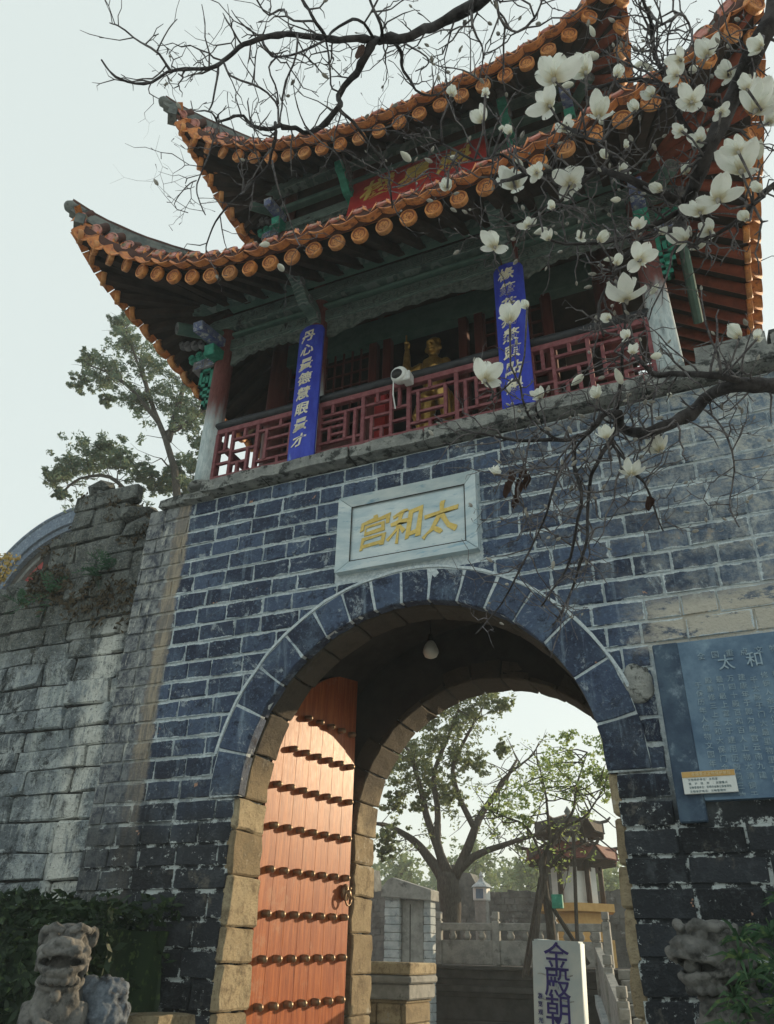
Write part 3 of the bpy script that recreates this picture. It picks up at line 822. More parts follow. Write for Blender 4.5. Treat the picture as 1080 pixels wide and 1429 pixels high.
for a_, b_ in (((-2.5, 1.08, FZ), (-2.42, 2.7, 9.9)), ((2.3, 1.2, FZ), (2.38, 2.7, 8.0))):
    bm = B(); box(bm, a_, b_); obj('side_wall', bm, M['dark_wood'], pav)
bm = B(); box(bm, (-2.7, .1, 9.45), (2.75, 3.4, 9.52)); obj('ceiling', bm, M['dark_wood'], pav)
bm = B(); box(bm, (-2.5, .93, 9.0), (2.3, 1.1, 9.4)); obj('lintel', bm, M['beam_green'], pav)

# beams between the front columns: stacked painted bands, each its own timber
def beam(x0, x1, y0, y1, z0, z1, mat, name='beam'):
    bm = B(); box(bm, (x0, y0, z0), (x1, y1, z1)); bevelled(bm, .014)
    return obj(name, bm, mat, pav)
beam(-2.95, 2.98, .0, .13, 8.66, 8.86, M['beam'])
beam(-2.62, 2.66, -.03, .11, 8.90, 8.955, M['beam_green'])
beam(-3.15, 3.2, -.07, .13, 9.02, 9.24, M['beam'])
beam(-2.62, 2.66, -.20, -.06, 9.26, 9.33, M['beam_green'])
beam(-3.3, 3.3, -.34, -.20, 9.22, 9.36, M['beam'])
for x0, x1 in ((-2.6, -1.42), (-1.14, 1.15), (1.43, 2.64)):        # carved hanging fascia under the beam
    w = x1 - x0; n = 26
    bm = B()
    lo = [(x0 + w * k / n, 8.64 - (.10 + .13 * abs(cos(pi * k / n)) ** 6 + .02 * sin(k * 1.9))) for k in range(n + 1)]
    prism(bm, [(x1, 8.66), (x0, 8.66)] + lo, .02, .06, XZ)
    obj('carved_fascia', bm, M['carving'], pav)
    m = int(w / .12)
    for k in range(m):
        bm = B(); c = x0 + w * (k + .5) / m
        tube(bm, [(c + .05 * cos(t) * (1 - t / 14), .012, 8.58 + .035 * sin(t)) for t in [j * .7 for j in range(9)]], .009, 4)
        obj('scroll', bm, M['carving'], pav)
    m = int(w / .2)                                               # relief on the bands
    for zc_, yy in ((8.76, -.004), (9.13, -.074)):
        for k in range(m):
            c = x0 + w * (k + .5) / m
            bm = B(); tube(bm, [(c - .08 + .16 * j / 8, yy, zc_ + .05 * sin(j * 1.57 + k)) for j in range(9)], .010, 4)
            obj('relief_scroll', bm, M['carving'], pav)
# sloping bracket arms above each couplet and at the corners
def bracket_arm(x, y0, z0, y1, z1, mat, w=.075, hang=True):
    bm = B()
    n = 10; pts = []
    for k in range(n + 1):
        t = k / n
        pts.append((y0 + (y1 - y0) * t, z0 + (z1 - z0) * t + .05 * sin(t * pi * 3) * (1 - t * .4)))
    poly = pts + [(p[0] - .05, p[1] + .20 - .06 * i / n) for i, p in reversed(list(enumerate(pts)))]
    YZ = Matrix(((0, 0, 1, 0), (1, 0, 0, 0), (0, 1, 0, 0), (0, 0, 0, 1)))
    prism(bm, poly, x - w, x + w, YZ); bmesh.ops.recalc_face_normals(bm, faces=bm.faces[:])
    bevelled(bm, .008)
    o = obj('bracket_arm', bm, mat, pav)
    for k in range(3):
        t = .15 + .3 * k; yy = y0 + (y1 - y0) * t; zz = z0 + (z1 - z0) * t
        bm = B(); tube(bm, [(x + w + .004, yy + .05 * cos(a), zz + .07 + .05 * sin(a)) for a in [j * .8 for j in range(8)]], .010, 4)
        obj('arm_scroll', bm, M['carve_grey'], o)
for x in (-1.28, 1.29): bracket_arm(x, .0, 8.55, -.75, 8.85, M['beam'])

# corner bracket sets
def fret(x0, z0, w, h, y, flip, mat, parent):
    """stepped hanging fretwork beside a column head"""
    bm = B(); s = -1 if flip else 1; t = .022
    segs = [((0, 0), (w, 0)), ((w, 0), (w, -h * .42)), ((w, -h * .42), (w * .35, -h * .42)), ((w * .35, -h * .42), (w * .35, -h * .15)), ((w * .35, -h * .15), (w * .68, -h * .15)), ((w * .68, -h * .15), (w * .68, -h * .28)),
            ((0, 0), (0, -h)), ((0, -h * .55), (w * .7, -h * .55)), ((w * .7, -h * .55), (w * .7, -h * .72)), ((w * .7, -h * .72), (0, -h * .72)), ((0, -h * .84), (w * .4, -h * .84)), ((w * .4, -h * .84), (w * .4, -h)), ((w * .4, -h), (0, -h))]
    for (a, b), (c, d) in segs:
        box(bm, (x0 + s * min(a, c) - t if s > 0 else x0 - max(a, c) - t, y - .03, z0 + min(b, d) - t), (x0 + s * max(a, c) + t if s > 0 else x0 - min(a, c) + t, y + .03, z0 + max(b, d) + t))
    return obj('hanging_fret', bm, mat, parent)
def cloud(bm, c, r, y):
    ball(bm, (c[0], y, c[1]), (r, .055, r), sub=2)
    tube(bm, [(c[0] + r * .62 * (1 - k / 16) * cos(k * .8), y - .06, c[1] + r * .62 * (1 - k / 16) * sin(k * .8)) for k in range(15)], .013, 5)
def corner(cx, cy, z, s, k=1.0, parent=pav):
    """s=-1 left, +1 right"""
    bm = B(); 
    for dx, dz, r in ((.28, .0, .07), (.40, .01, .085), (.52, -.01, .075), (.20, -.02, .06)): cloud(bm, (cx + s * dx * k, z + .30 * k + dz), r * k, cy - .02)
    obj('cloud_scroll', bm, M['jade'], parent, True)
    bm = B()
    for dx, dz, r in ((.34, .0, .06), (.46, .03, .07), (.58, .06, .075), (.68, .10, .06)): cloud(bm, (cx + s * dx * k, z + .44 * k + dz * k), r * k, cy - .10)
    obj('cloud_scroll', bm, M['carve_grey'], parent, True)
    bm = B(); a, b = sorted((cx + s * .10 * k, cx + s * .46 * k)); box(bm, (a, cy - .09, z + .03 * k), (b, cy + .09, z + .19 * k)); bevelled(bm, .012)
    be = obj('beam_end', bm, M['carve_grey'], parent)
    bm = B()
    for q0 in (.16, .34):
        q = cx + s * q0 * k
        for rr in (.065, .035):
            pts = [(q - rr * k, cy - .094, z + .11 * k - rr * k), (q + rr * k, cy - .094, z + .11 * k - rr * k), (q + rr * k, cy - .094, z + .11 * k + rr * k), (q - rr * k, cy - .094, z + .11 * k + rr * k * .6)]
            tube(bm, pts, .009, 4)
    obj('fret_relief', bm, M['blue_paint'], be)
    fret(cx + s * .135 * k, z, .17 * k, .62 * k, cy - .03, s < 0, M['jade'], parent)
    bm = B(); d = Vector((s * .55, -.75, -.22)).normalized(); p0 = Vector((cx, cy, z + .55 * k))
    tube(bm, [p0, p0 + d * .72 * k], .085 * k, 14)
    rb = obj('round_beam', bm, M['beam_green'], parent)
    bm = B(); e = p0 + d * .722 * k; u = d.cross(Vector((0, 0, 1))).normalized(); w = u.cross(d)
    for rr in (.07, .045, .018): tube(bm, [e + (u * cos(t) + w * sin(t)) * rr * k for t in [2 * pi * j / 14 for j in range(15)]], .008, 4)
    obj('carved_end', bm, M['carve_grey'], rb)
    bm = B(); p1 = Vector((cx + s * .02, cy - .08, z + .36 * k)); box(bm, (-.075 * k, -.55 * k, -.07 * k), (.075 * k, .0, .07 * k), TRS(p1, (radians(12), 0, 0))); bevelled(bm, .01)
    be2 = obj('beam_end', bm, M['blue_paint'], parent)
    bm = B(); box(bm, (-.078 * k, -.30 * k, -.30 * k), (.078 * k, -.02, -.14 * k), TRS(p1, (radians(12), 0, 0))); bevelled(bm, .01)
    obj('beam_end', bm, M['jade'], parent)
corner(-2.74, .06, 8.42, -1)
corner(2.78, .06, 8.42, 1)
bm = B(); tube(bm, [(2.86, .9, 8.9), (2.95, .1, 8.75)], .06, 10); obj('tie_rod', bm, M['jade'], pav)
bm = B(); p = P(945, 305, -.05); q = P(975, 450, .9)
tube(bm, [p, q], .055, 8); obj('green_brace', bm, M['beam_green'], pav)

# railing
def railing():
    bm = B(); box(bm, (-2.62, -.005, FZ + .002), (2.66, .075, FZ + .15)); bevelled(bm, .006)
    r = obj('railing', bm, M['red_wood'], pav)
    bm = B(); box(bm, (-2.62, .0, FZ + .79), (2.66, .07, FZ + .865)); bevelled(bm, .006); obj('top_rail', bm, M['red_wood'], r)
    bm = B(); tube(bm, [(-2.66 + 5.36 * k / 12, .03, FZ + .925 + .006 * sin(k * 1.7)) for k in range(13)], .058, 10); obj('handrail', bm, M['handrail'], r, True)
    z0, z1 = FZ + .15, FZ + .79; hh = z1 - z0
    A_ = [('h', .0, 1, .84), ('h', 0, 1, .15), ('v', .45, .84, 1), ('v', .45, 0, .15), ('v', .2, .15, .84), ('v', .77, .15, .84), ('h', .2, .77, .37), ('h', .2, .77, .61)]
    B_ = [('h', .0, .38, .30), ('h', .0, .38, .58), ('v', .38, 0, 1), ('h', .38, 1, .80), ('h', .38, 1, .52), ('h', .38, .8, .24), ('v', .68, .80, 1), ('v', .2, .58, 1), ('v', .8, 0, .52), ('v', .58, 0, .24)]
    C_ = [('h', 0, 1, .18), ('h', 0, 1, .80), ('h', 0, .6, .50), ('v', .25, .18, .50), ('v', .6, .18, .80), ('v', .82, .0, .80), ('v', .3, .80, 1), ('h', .25, .6, .34), ('h', .0, .6, .65)]
    cache = {}
    def bar(kind, u, L_):
        key = (kind, round(L_, 3))
        if key not in cache:
            b = B()
            if kind == 'h': box(b, (-L_ / 2, -.0, -.016), (L_ / 2, .036, .016))
            else: box(b, (-.018, -.006, -L_ / 2), (.018, .042, L_ / 2))
            cache[key] = mesh_of(b, 'lattice_bar', M['red_wood'])
        return cache[key]
    xs = [-2.60, -2.0, -1.40]
    units = []
    for s0, s1, n in ((-2.60, -1.42, 2), (-1.14, 1.15, 4), (1.43, 2.64, 2)):
        for k in range(n): units.append((s0 + (s1 - s0) * k / n, s0 + (s1 - s0) * (k + 1) / n))
    for i, (a, b) in enumerate(units):
        w = b - a
        inst('lattice_bar', bar('v', 0, hh), TRS((a, .015, (z0 + z1) / 2), (0, 0, 0), (1.25, 1.15, 1)), r)
        inst('lattice_bar', bar('v', 0, hh), TRS((b - .001, .016, (z0 + z1) / 2), (0, 0, 0), (1.2, 1.1, 1)), r)
        pat = (A_, B_, C_)[(i * 2 + 1) % 3]; mir = i % 2
        for t in pat:
            if t[0] == 'h':
                u0, u1 = (t[1], t[2]) if not mir else (1 - t[2], 1 - t[1])
                L_ = (u1 - u0) * w - .03
                inst('lattice_bar', bar('h', 0, L_), TRS((a + (u0 + u1) / 2 * w, .016 + random.uniform(0, .004), z0 + t[3] * hh)), r)
            else:
                u = t[1] if not mir else 1 - t[1]
                inst('lattice_bar', bar('v', 0, (t[3] - t[2]) * hh), TRS((a + u * w, .015, z0 + (t[2] + t[3]) / 2 * hh)), r)
railing()
for x, s in ((-2.61, 1), (2.65, -1)):
    bm = B(); box(bm, (x - .03, .0, FZ + .152), (x + .03, .07, FZ + .788)); obj('end_post', bm, M['red_wood'], pav)
for sx, xx in ((-1, -2.74), (1, 2.78)):                             # side railings
    bm = B(); box(bm, (xx - .03, .2, FZ + .002), (xx + .03, 3.3, FZ + .13)); box(bm, (xx - .03, .2, FZ + .79), (xx + .03, 3.3, FZ + .86))
    for k in range(12): box(bm, (xx - .015, .25 + k * .27, FZ + .13), (xx + .015, .28 + k * .27, FZ + .79))
    obj('side_railing', bm, M['red_wood'], pav)

# --- eaves
def smooth_path(pts, step):
    pts = [Vector(p) for p in pts]
    dense = []
    for i in range(len(pts) - 1):
        p0, p1, p2, p3 = pts[max(i - 1, 0)], pts[i], pts[i + 1], pts[min(i + 2, len(pts) - 1)]
        for k in range(12):
            t = k / 12
            dense.append(.5 * ((2 * p1) + (p2 - p0) * t + (2 * p0 - 5 * p1 + 4 * p2 - p3) * t * t + (3 * p1 - p0 - 3 * p2 + p3) * t ** 3))
    dense.append(pts[-1])
    L = [0]
    for a, b in zip(dense, dense[1:]): L.append(L[-1] + (b - a).length)
    n = max(2, round(L[-1] / step)); out = []; j = 0
    for k in range(n + 1):
        d = L[-1] * k / n
        while j < len(L) - 2 and L[j + 1] < d: j += 1
        t = (d - L[j]) / max(1e-9, L[j + 1] - L[j]); out.append(dense[j].lerp(dense[j + 1], t))
    return out
def disc_mesh():
    bm = B(); n = 18
    lathe(bm, [(.088, -.06), (.096, -.05), (.096, .0), (.088, .008), (.074, .008), (.070, -.002), (.030, .0), (.024, .006), (.004, .007)], n)
    return mesh_of(bm, 'tile_end', M['tile_end'], True)
def lip_mesh():
    bm = B(); n = 8; w = .138
    rows = []
    for yy, dz in ((-.10, .0), (-.108, -.022), (.10, .10), (.10, .06)):
        rows.append([bm.verts.new((-w + 2 * w * k / n, yy, dz - .052 * cos(pi * (k / n - .5)))) for k in range(n + 1)])
    for a, b in ((0, 1), (2, 0), (1, 3)):
        for k in range(n): bm.faces.new((rows[a][k], rows[a][k + 1], rows[b][k + 1], rows[b][k]))
    bmesh.ops.recalc_face_normals(bm, faces=bm.faces[:])
    return mesh_of(bm, 'drip_tile', M['tile'], True)
def cap_mesh():
    bm = B(); n = 12
    # tilted round end, barrel behind it and the little gable flanges beside it
    Tm = Matrix.Translation((0, -.02, .0)) @ Matrix.Rotation(radians(62), 4, 'X')
    lathe(bm, [(.082, -.03), (.090, -.02), (.090, .0), (.078, .006), (.066, .0), (.030, .002), (.004, .006)], n, Tm)
    r = .078
    ra = [bm.verts.new((r * cos(pi * k / 8), .0, -.02 + r * sin(pi * k / 8))) for k in range(9)]
    rb = [bm.verts.new((r * cos(pi * k / 8), .15, .05 + r * sin(pi * k / 8))) for k in range(9)]
    for k in range(8): f = bm.faces.new((ra[k], ra[k + 1], rb[k + 1], rb[k])); f.material_index = 1
    for s in (-1, 1):
        v = [bm.verts.new(c) for c in ((s * .06, -.05, -.055), (s * .145, -.03, -.12), (s * .145, .06, -.10), (s * .06, .05, -.0), (s * .06, -.045, .01))]
        for q in ((0, 1, 2, 3), (4, 1, 0), (4, 3, 2, 1)):
            f = bm.faces.new([v[i] for i in q]); f.material_index = 2
    return mesh_of(bm, 'eave_cap', [M['cap'], M['tile_dark'], M['tile']])
bm = B(); tube(bm, [(0, 0, 0), (0, 0, 1)], .062, 8); RAFT = mesh_of(bm, 'rafter', M['rafter'], True)
bm = B(); box(bm, (-.045, -.05, 0), (.045, .05, 1)); RAFT2 = mesh_of(bm, 'rafter', M['dark_wood'])
DISC, LIP, CAP = disc_mesh(), lip_mesh(), cap_mesh()

def eave(name, runs, inner, zin, top_in, ztop, label):
    """runs: list of control polylines (front, left side, right side); inner(p) -> point on the wall line below, top_in(p) -> wall line above"""
    root = None
    sof = B(); allruns = [smooth_path(r, .285) for r in runs]
    for path in allruns:
        prev = None
        for p in path:
            q = inner(p); row = [sof.verts.new(p + Vector((0, 0, .085))), sof.verts.new(p.lerp(q, .5) + Vector((0, 0, .10 - .04))), sof.verts.new(q + Vector((0, 0, .06)))]
            if prev: 
                for k in range(2): sof.faces.new((prev[k], row[k], row[k + 1], prev[k + 1]))
            prev = row
    root = obj(name, sof, M['dark_wood'], pav)
    tiles = B()
    for ri, path in enumerate(allruns):
        fas = B(); prev = None
        top = B(); prevt = None
        for i, p in enumerate(path):
            q = inner(p); o = Vector((p.x - q.x, p.y - q.y, 0)).normalized()
            t = (path[min(i + 1, len(path) - 1)] - path[max(i - 1, 0)]); t.normalize()
            s = t if ri == 0 else t
            jit = random.uniform(-.012, .012)
            nrm = (o + Vector((0, 0, -.12 + random.uniform(-.06, .06))) + t * random.uniform(-.08, .08)).normalized()
            xx = nrm.cross(Vector((0, 0, 1))).normalized(); yy = nrm.cross(xx)
            if 0 < i < len(path) - 1 or ri == 0:
                inst('tile_end', DISC, frame(xx, -yy, nrm, p + Vector((0, 0, jit))), root)
            d = (q - p); L = d.length; d.normalize()
            u = d.cross(Vector((0, 0, 1))).normalized(); w = d.cross(u)
            inst('rafter', RAFT if ri == 2 else RAFT2, frame(u, w, d * L, p - o * .03), root)
            tl = Vector((t.x, t.y, t.z)); yv = (-o); zv = tl.cross(yv)
            if zv.z < 0: tl = -tl; zv = -zv
            zv.normalize(); yv = zv.cross(tl).normalized()
            inst('eave_cap', CAP, frame(tl, yv, zv, p + o * .02 + Vector((0, 0, .335 + random.uniform(-.015, .015)))), root)
            if i < len(path) - 1:
                m = (p + path[i + 1]) / 2
                inst('drip_tile', LIP, frame(tl, yv, zv, m + o * .03 + Vector((0, 0, .135 + random.uniform(-.008, .008)))), root)
            row = [fas.verts.new(p + o * .0 + Vector((0, 0, .10))), fas.verts.new(p + o * .04 + Vector((0, 0, .19))), fas.verts.new(p + o * .05 + Vector((0, 0, .285))), fas.verts.new(p - o * .12 + Vector((0, 0, .29)))]
            if prev:
                for k in range(3): fas.faces.new((prev[k], row[k], row[k + 1], prev[k + 1]))
            prev = row
            # roof slope: sheet plus barrel rows
            tq = top_in(p)
            a = p + Vector((0, 0, .27)); rowt = []
            for k in range(6):
                f = k / 5; pt = a.lerp(tq, f); pt.z -= .22 * sin(pi * f) * (1 if abs(tq.z - a.z) > .2 else .3)
                rowt.append(tiles.verts.new(pt))
            if prevt:
                for k in range(5): tiles.faces.new((prevt[k], rowt[k], rowt[k + 1], prevt[k + 1]))
            prevt = rowt
            if 2 < i < len(path) - 3: tube(tiles, [v.co + Vector((0, 0, .02)) for v in rowt], .075, 6)
        obj('fascia', fas, M['tile_dark'], root)
    tt = obj('roof_tiles', tiles, M['tile_dark'], root); tt['kind'] = 'stuff'
    return root

LOWF = [(-3.97, -1.74, 9.62), (-3.62, -1.55, 9.33), (-3.23, -1.42, 9.08), (-2.7, -1.35, 8.79), (-2.06, -1.30, 8.58), (-1.5, -1.30, 8.47), (-.75, -1.30, 8.40), (.1, -1.30, 8.375), (.94, -1.30, 8.385), (1.7, -1.32, 8.46), (2.4, -1.36, 8.55), (3.2, -1.46, 8.66), (3.7, -1.6, 8.82), (4.08, -1.73, 9.06)]
LOWL = [(-3.97, -1.74, 9.62), (-3.88, -1.2, 9.25), (-3.76, -.6, 9.02), (-3.66, 0, 8.83), (-3.6, .5, 8.69), (-3.6, 1.5, 8.62), (-3.6, 2.6, 8.68), (-3.7, 3.8, 8.95), (-3.95, 5.0, 9.5)]
LOWR = [(4.08, -1.73, 9.06), (4.02, -1.2, 8.86), (3.95, -.6, 8.72), (3.9, 0, 8.62), (3.86, .5, 8.56), (3.86, 1.5, 8.55), (3.86, 2.6, 8.62), (3.9, 3.8, 8.9), (4.05, 5.0, 9.4)]
def clampv(v, a, b): return max(a, min(b, v))
def in_low(p): return Vector((clampv(p.x, -2.72, 2.76), clampv(p.y, -.05, 3.4), 9.40))
def top_low(p): return Vector((clampv(p.x, -2.3, 2.35), clampv(p.y, .25, 3.1), 10.15))
low = eave('lower_roof', [LOWF, LOWL, LOWR], in_low, 9.4, top_low, 10.1, '')
UPF = [(-3.20, -1.22, 12.16), (-2.85, -1.05, 11.83), (-2.33, -.9, 11.52), (-1.9, -.83, 11.34), (-1.45, -.8, 11.19), (-.9, -.8, 11.03), (-.45, -.8, 10.96), (.1, -.8, 10.95), (.65, -.8, 10.98), (1.2, -.8, 11.02), (1.76, -.8, 11.09), (2.45, -.86, 11.26), (2.85, -.98, 11.40), (3.16, -1.12, 11.6)]
UPL = [(-3.20, -1.22, 12.16), (-3.03, -.8, 11.68), (-2.88, -.3, 11.33), (-2.8, .2, 11.15), (-2.78, .9, 11.08), (-2.8, 1.7, 11.1), (-2.9, 2.7, 11.4), (-3.2, 3.7, 12.0)]
UPR = [(3.16, -1.12, 11.6), (3.04, -.7, 11.38), (2.95, -.2, 11.2), (2.9, .3, 11.1), (2.88, 1.0, 11.05), (2.9, 1.8, 11.1), (3.0, 2.7, 11.35), (3.2, 3.6, 11.8)]
def in_up(p): return Vector((clampv(p.x, -2.1, 2.15), clampv(p.y, .2, 2.9), 12.05))
def top_up(p): return Vector((clampv(p.x, -1.7, 1.75), clampv(p.y, 1.3, 1.7), 13.7))
upr = eave('upper_roof', [UPF, UPL, UPR], in_up, 12, top_up, 13.7, '')

# hip ridges with upturned tips
def hip(root, pts, r=.075):
    path = smooth_path(pts, .18)
    bm = B()
    for off, w, h, mi in ((0, r * .8, .13, 0), (.13, r * 1.05, .05, 0), (.18, r * .75, .06, 1)):
        prev = None
        for i, p in enumerate(path):
            t = (path[min(i + 1, len(path) - 1)] - path[max(i - 1, 0)]).normalized()
            s = t.cross(Vector((0, 0, 1))).normalized(); k = 1 - .35 * (1 - i / (len(path) - 1)) if off else 1
            c = [p + s * w * k + Vector((0, 0, off)), p - s * w * k + Vector((0, 0, off)), p - s * w * k + Vector((0, 0, off + h)), p + s * w * k + Vector((0, 0, off + h))]
            row = [bm.verts.new(v) for v in c]
            if prev:
                for q in range(4): f = bm.faces.new((prev[q], row[q], row[(q + 1) % 4], prev[(q + 1) % 4])); f.material_index = mi
            else: bm.faces.new(row)
            prev = row
        bm.faces.new(prev)
    bmesh.ops.recalc_face_normals(bm, faces=bm.faces[:])
    roughen(bm, .01, 9)
    obj('hip_ridge', bm, [M['ridge'], M['tile_dark']], root)
    bm = B(); d = (path[0] - path[2]).normalized()
    tube(bm, [path[0] - d * .12 + Vector((0, 0, .10)), path[0] + d * .03 + Vector((0, 0, .12)), path[0] + d * .07 + Vector((0, 0, .13))], [.075, .085, .05], 10); obj('ridge_tip', bm, M['ridge'], root, True)
    bm = B(); box(bm, (-.06, -.10, -.09), (.06, .10, .09), TRS(path[1] + Vector((0, 0, -.06)), (0, 0, atan2(d.y, d.x)))); obj('corner_block', bm, M['ridge'], root)
hip(low, [(-4.12, -1.86, 10.02), (-3.78, -1.52, 9.83), (-3.35, -1.05, 9.76), (-2.85, -.4, 9.88), (-2.35, .2, 10.15)])
hip(low, [(4.22, -1.84, 9.45), (3.9, -1.5, 9.28), (3.4, -1.0, 9.36), (2.9, -.4, 9.65), (2.4, .2, 10.15)])
hip(upr, [(-3.47, -1.40, 12.62), (-3.12, -1.1, 12.42), (-2.7, -.6, 12.40), (-2.2, .3, 12.75), (-1.7, 1.3, 13.6)])
hip(upr, [(3.3, -1.3, 12.0), (3.0, -1.0, 11.92), (2.6, -.5, 12.1), (2.2, .3, 12.6), (1.75, 1.3, 13.6)])
bm = B(); tube(bm, [(-1.8, 1.5, 13.75), (1.85, 1.5, 13.75)], .16, 8); obj('roof_ridge', bm, M['ridge'], upr)

# upper storey
for x in (-2.15, -.95, .98, 2.2): column(x, .30, 9.9, 12.1, .11, .10, M['dark_red'], False)
bm = B(); box(bm, (-2.2, .45, 9.6), (2.25, .52, 12.3)); box(bm, (-2.25, .5, 9.6), (-2.18, 2.9, 12.3)); box(bm, (2.2, .5, 9.6), (2.27, 2.9, 12.3)); box(bm, (-2.2, 2.85, 9.6), (2.25, 2.9, 12.3)); obj('upper_wall', bm, M['dark_wood'], pav)
beam(-2.35, 2.4, .18, .30, 11.02, 11.20, M['beam'])
beam(-2.3, 2.35, .10, .22, 11.42, 11.50, M['beam_green'])
beam(-2.5, 2.55, -.02, .14, 11.72, 11.90, M['beam'])
for x in (-.98, 1.42): 
    bracket_arm(x, .22, 10.95, -.28, 11.25, M['jade'], .06)
    bracket_arm(x, .05, 11.35, -.45, 11.55, M['carve_grey'], .055)
corner(-2.15, .28, 10.98, -1, .85)
corner(2.2, .28, 10.98, 1, .85)
bm = B()
for k in range(46):
    c = Vector((-2.0 + 4.1 * k / 45, .16, 10.86 + .05 * sin(k * 2.1)))
    if abs(c.x) < .95: continue
    tube(bm, [c + Vector((.05 * cos(t), 0, .05 * sin(t))) * (1 - t / 9) for t in [j * .8 for j in range(9)]], .011, 4)
obj('carved_fascia', bm, M['carving'], pav)

# --- hanging boards
def couplet(x, s, label, ztop, zbot):
    t = thing('couplet_board', label, 'couplet board', (x, -.115, zbot), 0, 'blue couplet boards on the gallery columns')
    H_ = ztop - zbot; w = .172; n = 8; bm = B()
    outline = []
    front = []
    for k in range(n + 1):
        u = -1 + 2 * k / n
        front.append((w * u, -.05 * (1 - u * u)))
    zs = [0, H_ * .25, H_ * .5, H_ * .75, H_ - .05, H_]
    rows = []
    for z in zs:
        sc = 1 if z < H_ else .86
        rows.append([bm.verts.new((a * sc, b, z)) for a, b in front] + [bm.verts.new((a * sc, b + .03, z)) for a, b in reversed(front)])
    m = len(rows[0])
    for a, b in zip(rows, rows[1:]):
        for k in range(m): bm.faces.new((a[k], a[(k + 1) % m], b[(k + 1) % m], b[k]))
    bm.faces.new(rows[0][::-1]); bm.faces.new(rows[-1])
    bmesh.ops.recalc_face_normals(bm, faces=bm.faces[:])
    obj('board', bm, M['banner'], t)
    for k, ch in enumerate(s):
        me = text_mesh('character', ch, .185, .003, M['pale_gold'], bold=.016, brush=.05)
        for v in me.vertices: v.co.y -= .05 * (1 - min(1, (v.co.x / w) ** 2))
        inst('character', me, TRS((-.012, -.005, H_ - .17 - k * (H_ - .28) / 7.6)), t)
    bm = B(); box(bm, (-.02, .03, H_ - .06), (.02, .12, H_ - .02)); obj('hanger', bm, M['black'], t)
couplet(-1.28, '丹心量德慧眼量才', 'ultramarine couplet board hanging on the left gallery column, paint flaking at its foot', P(443, 455, -.12).z, FZ + .0)
couplet(1.285, '椽筆花獨鰲頭點魁', 'ultramarine couplet board hanging on the right gallery column behind the magnolia twigs', P(712, 370, -.12).z, FZ + .02)

nbd = thing('hall_name_board', 'red name board with three gilt characters under the upper eave', 'name board', (.06, .0, 10.52), 0)
BW, BH = 1.02, .98
Tn = Matrix.Rotation(radians(-10), 4, 'X')
bm = B(); box(bm, (-BW, -.02, 0), (BW, .03, BH), Tn); bevelled(bm, .008); obj('board', bm, M['board_red'], nbd)
for k, ch in enumerate('楼星魁'):
    inst('character', text_mesh('character', ch, .50, .006, M['gold_paint'], bold=.018, brush=.06), Tn @ TRS((-.58 + k * .58, -.028, BH * .55)), nbd)

# --- security camera on the railing
cc = P(558, 524, -.12)
cctv = thing('security_camera', 'white dome security camera fixed to the gallery handrail', 'security camera', cc)
bm = B(); ball(bm, (0, 0, 0), .105, sub=3)
for v in bm.verts:
    if v.co.y < -.06: v.co.y = -.06
obj('housing', bm, M['white_paint'], cctv, True)
bm = B(); ball(bm, (-.015, -.045, -.012), (.07, .05, .07), sub=3); obj('dome', bm, M['black'], cctv, True)
bm = B(); box(bm, (.03, -.03, -.10), (.13, .11, .03)); bevelled(bm, .012); obj('mount', bm, M['white_paint'], cctv)
bm = B(); tube(bm, [(-.07, -.02, -.05), (-.08, 0, -.25), (-.07, .05, -.42)], .008, 5); obj('cable', bm, M['white_paint'], cctv)

# --- gilded statue inside the hall
SX, SY = P(606, 500, .78).x, .78
head_z = P(609, 488, .78).z
fl = head_z - 1.62
st = thing('gilded_statue', 'gilded deity statue with one arm raised, standing inside the hall behind the railing', 'statue', (SX, SY, fl))
bm = B()
tube(bm, [(0, 0, .82), (0, -.02, 1.0), (0, -.03, 1.2), (0, -.02, 1.36), (0, -.02, 1.44), (0, -.03, 1.52)], [.15, .14, .17, .16, .07, .06], 10)
ball(bm, (0, -.04, 1.62), (.095, .105, .125)); ball(bm, (0, -.15, 1.60), (.025, .03, .03)); ball(bm, (0, -.10, 1.535), (.05, .045, .03))
ball(bm, (-.10, -.03, 1.62), (.02, .03, .045)); ball(bm, (.10, -.03, 1.62), (.02, .03, .045))
ball(bm, (-.04, -.125, 1.645), (.024, .02, .016)); ball(bm, (.04, -.125, 1.645), (.024, .02, .016))
tube(bm, [(-.05, -.14, 1.675), (0, -.15, 1.665), (.05, -.14, 1.675)], .014, 5)
for k in range(5): ball(bm, (-.07 + .035 * k, -.02, 1.74 + .03 * sin(pi * k / 4)), (.03, .05, .05))
tube(bm, [(-.15, -.02, 1.36), (-.27, -.06, 1.28), (-.33, -.10, 1.24), (-.345, -.10, 1.40), (-.335, -.11, 1.56), (-.33, -.12, 1.64)], [.075, .07, .062, .055, .045, .032], 8)
ball(bm, (-.33, -.125, 1.67), (.04, .028, .05))
for k in range(4): tube(bm, [(-.355 + .018 * k, -.13, 1.70), (-.36 + .02 * k, -.14, 1.75), (-.355 + .018 * k, -.165, 1.765 - .01 * k)], [.012, .011, .008], 5)
tube(bm, [(-.30, -.13, 1.66), (-.28, -.155, 1.69), (-.295, -.17, 1.72)], [.013, .012, .009], 5)
tube(bm, [(.15, -.02, 1.36), (.24, -.08, 1.18), (.20, -.22, 1.08), (.12, -.28, 1.10)], [.075, .065, .055, .038], 8)
ball(bm, (.10, -.29, 1.10), (.04, .04, .045))
for k in range(4): tube(bm, [(.07, -.30, 1.125 - .018 * k), (.05, -.315, 1.12 - .018 * k), (.06, -.29, 1.11 - .018 * k)], [.011, .010, .008], 5)
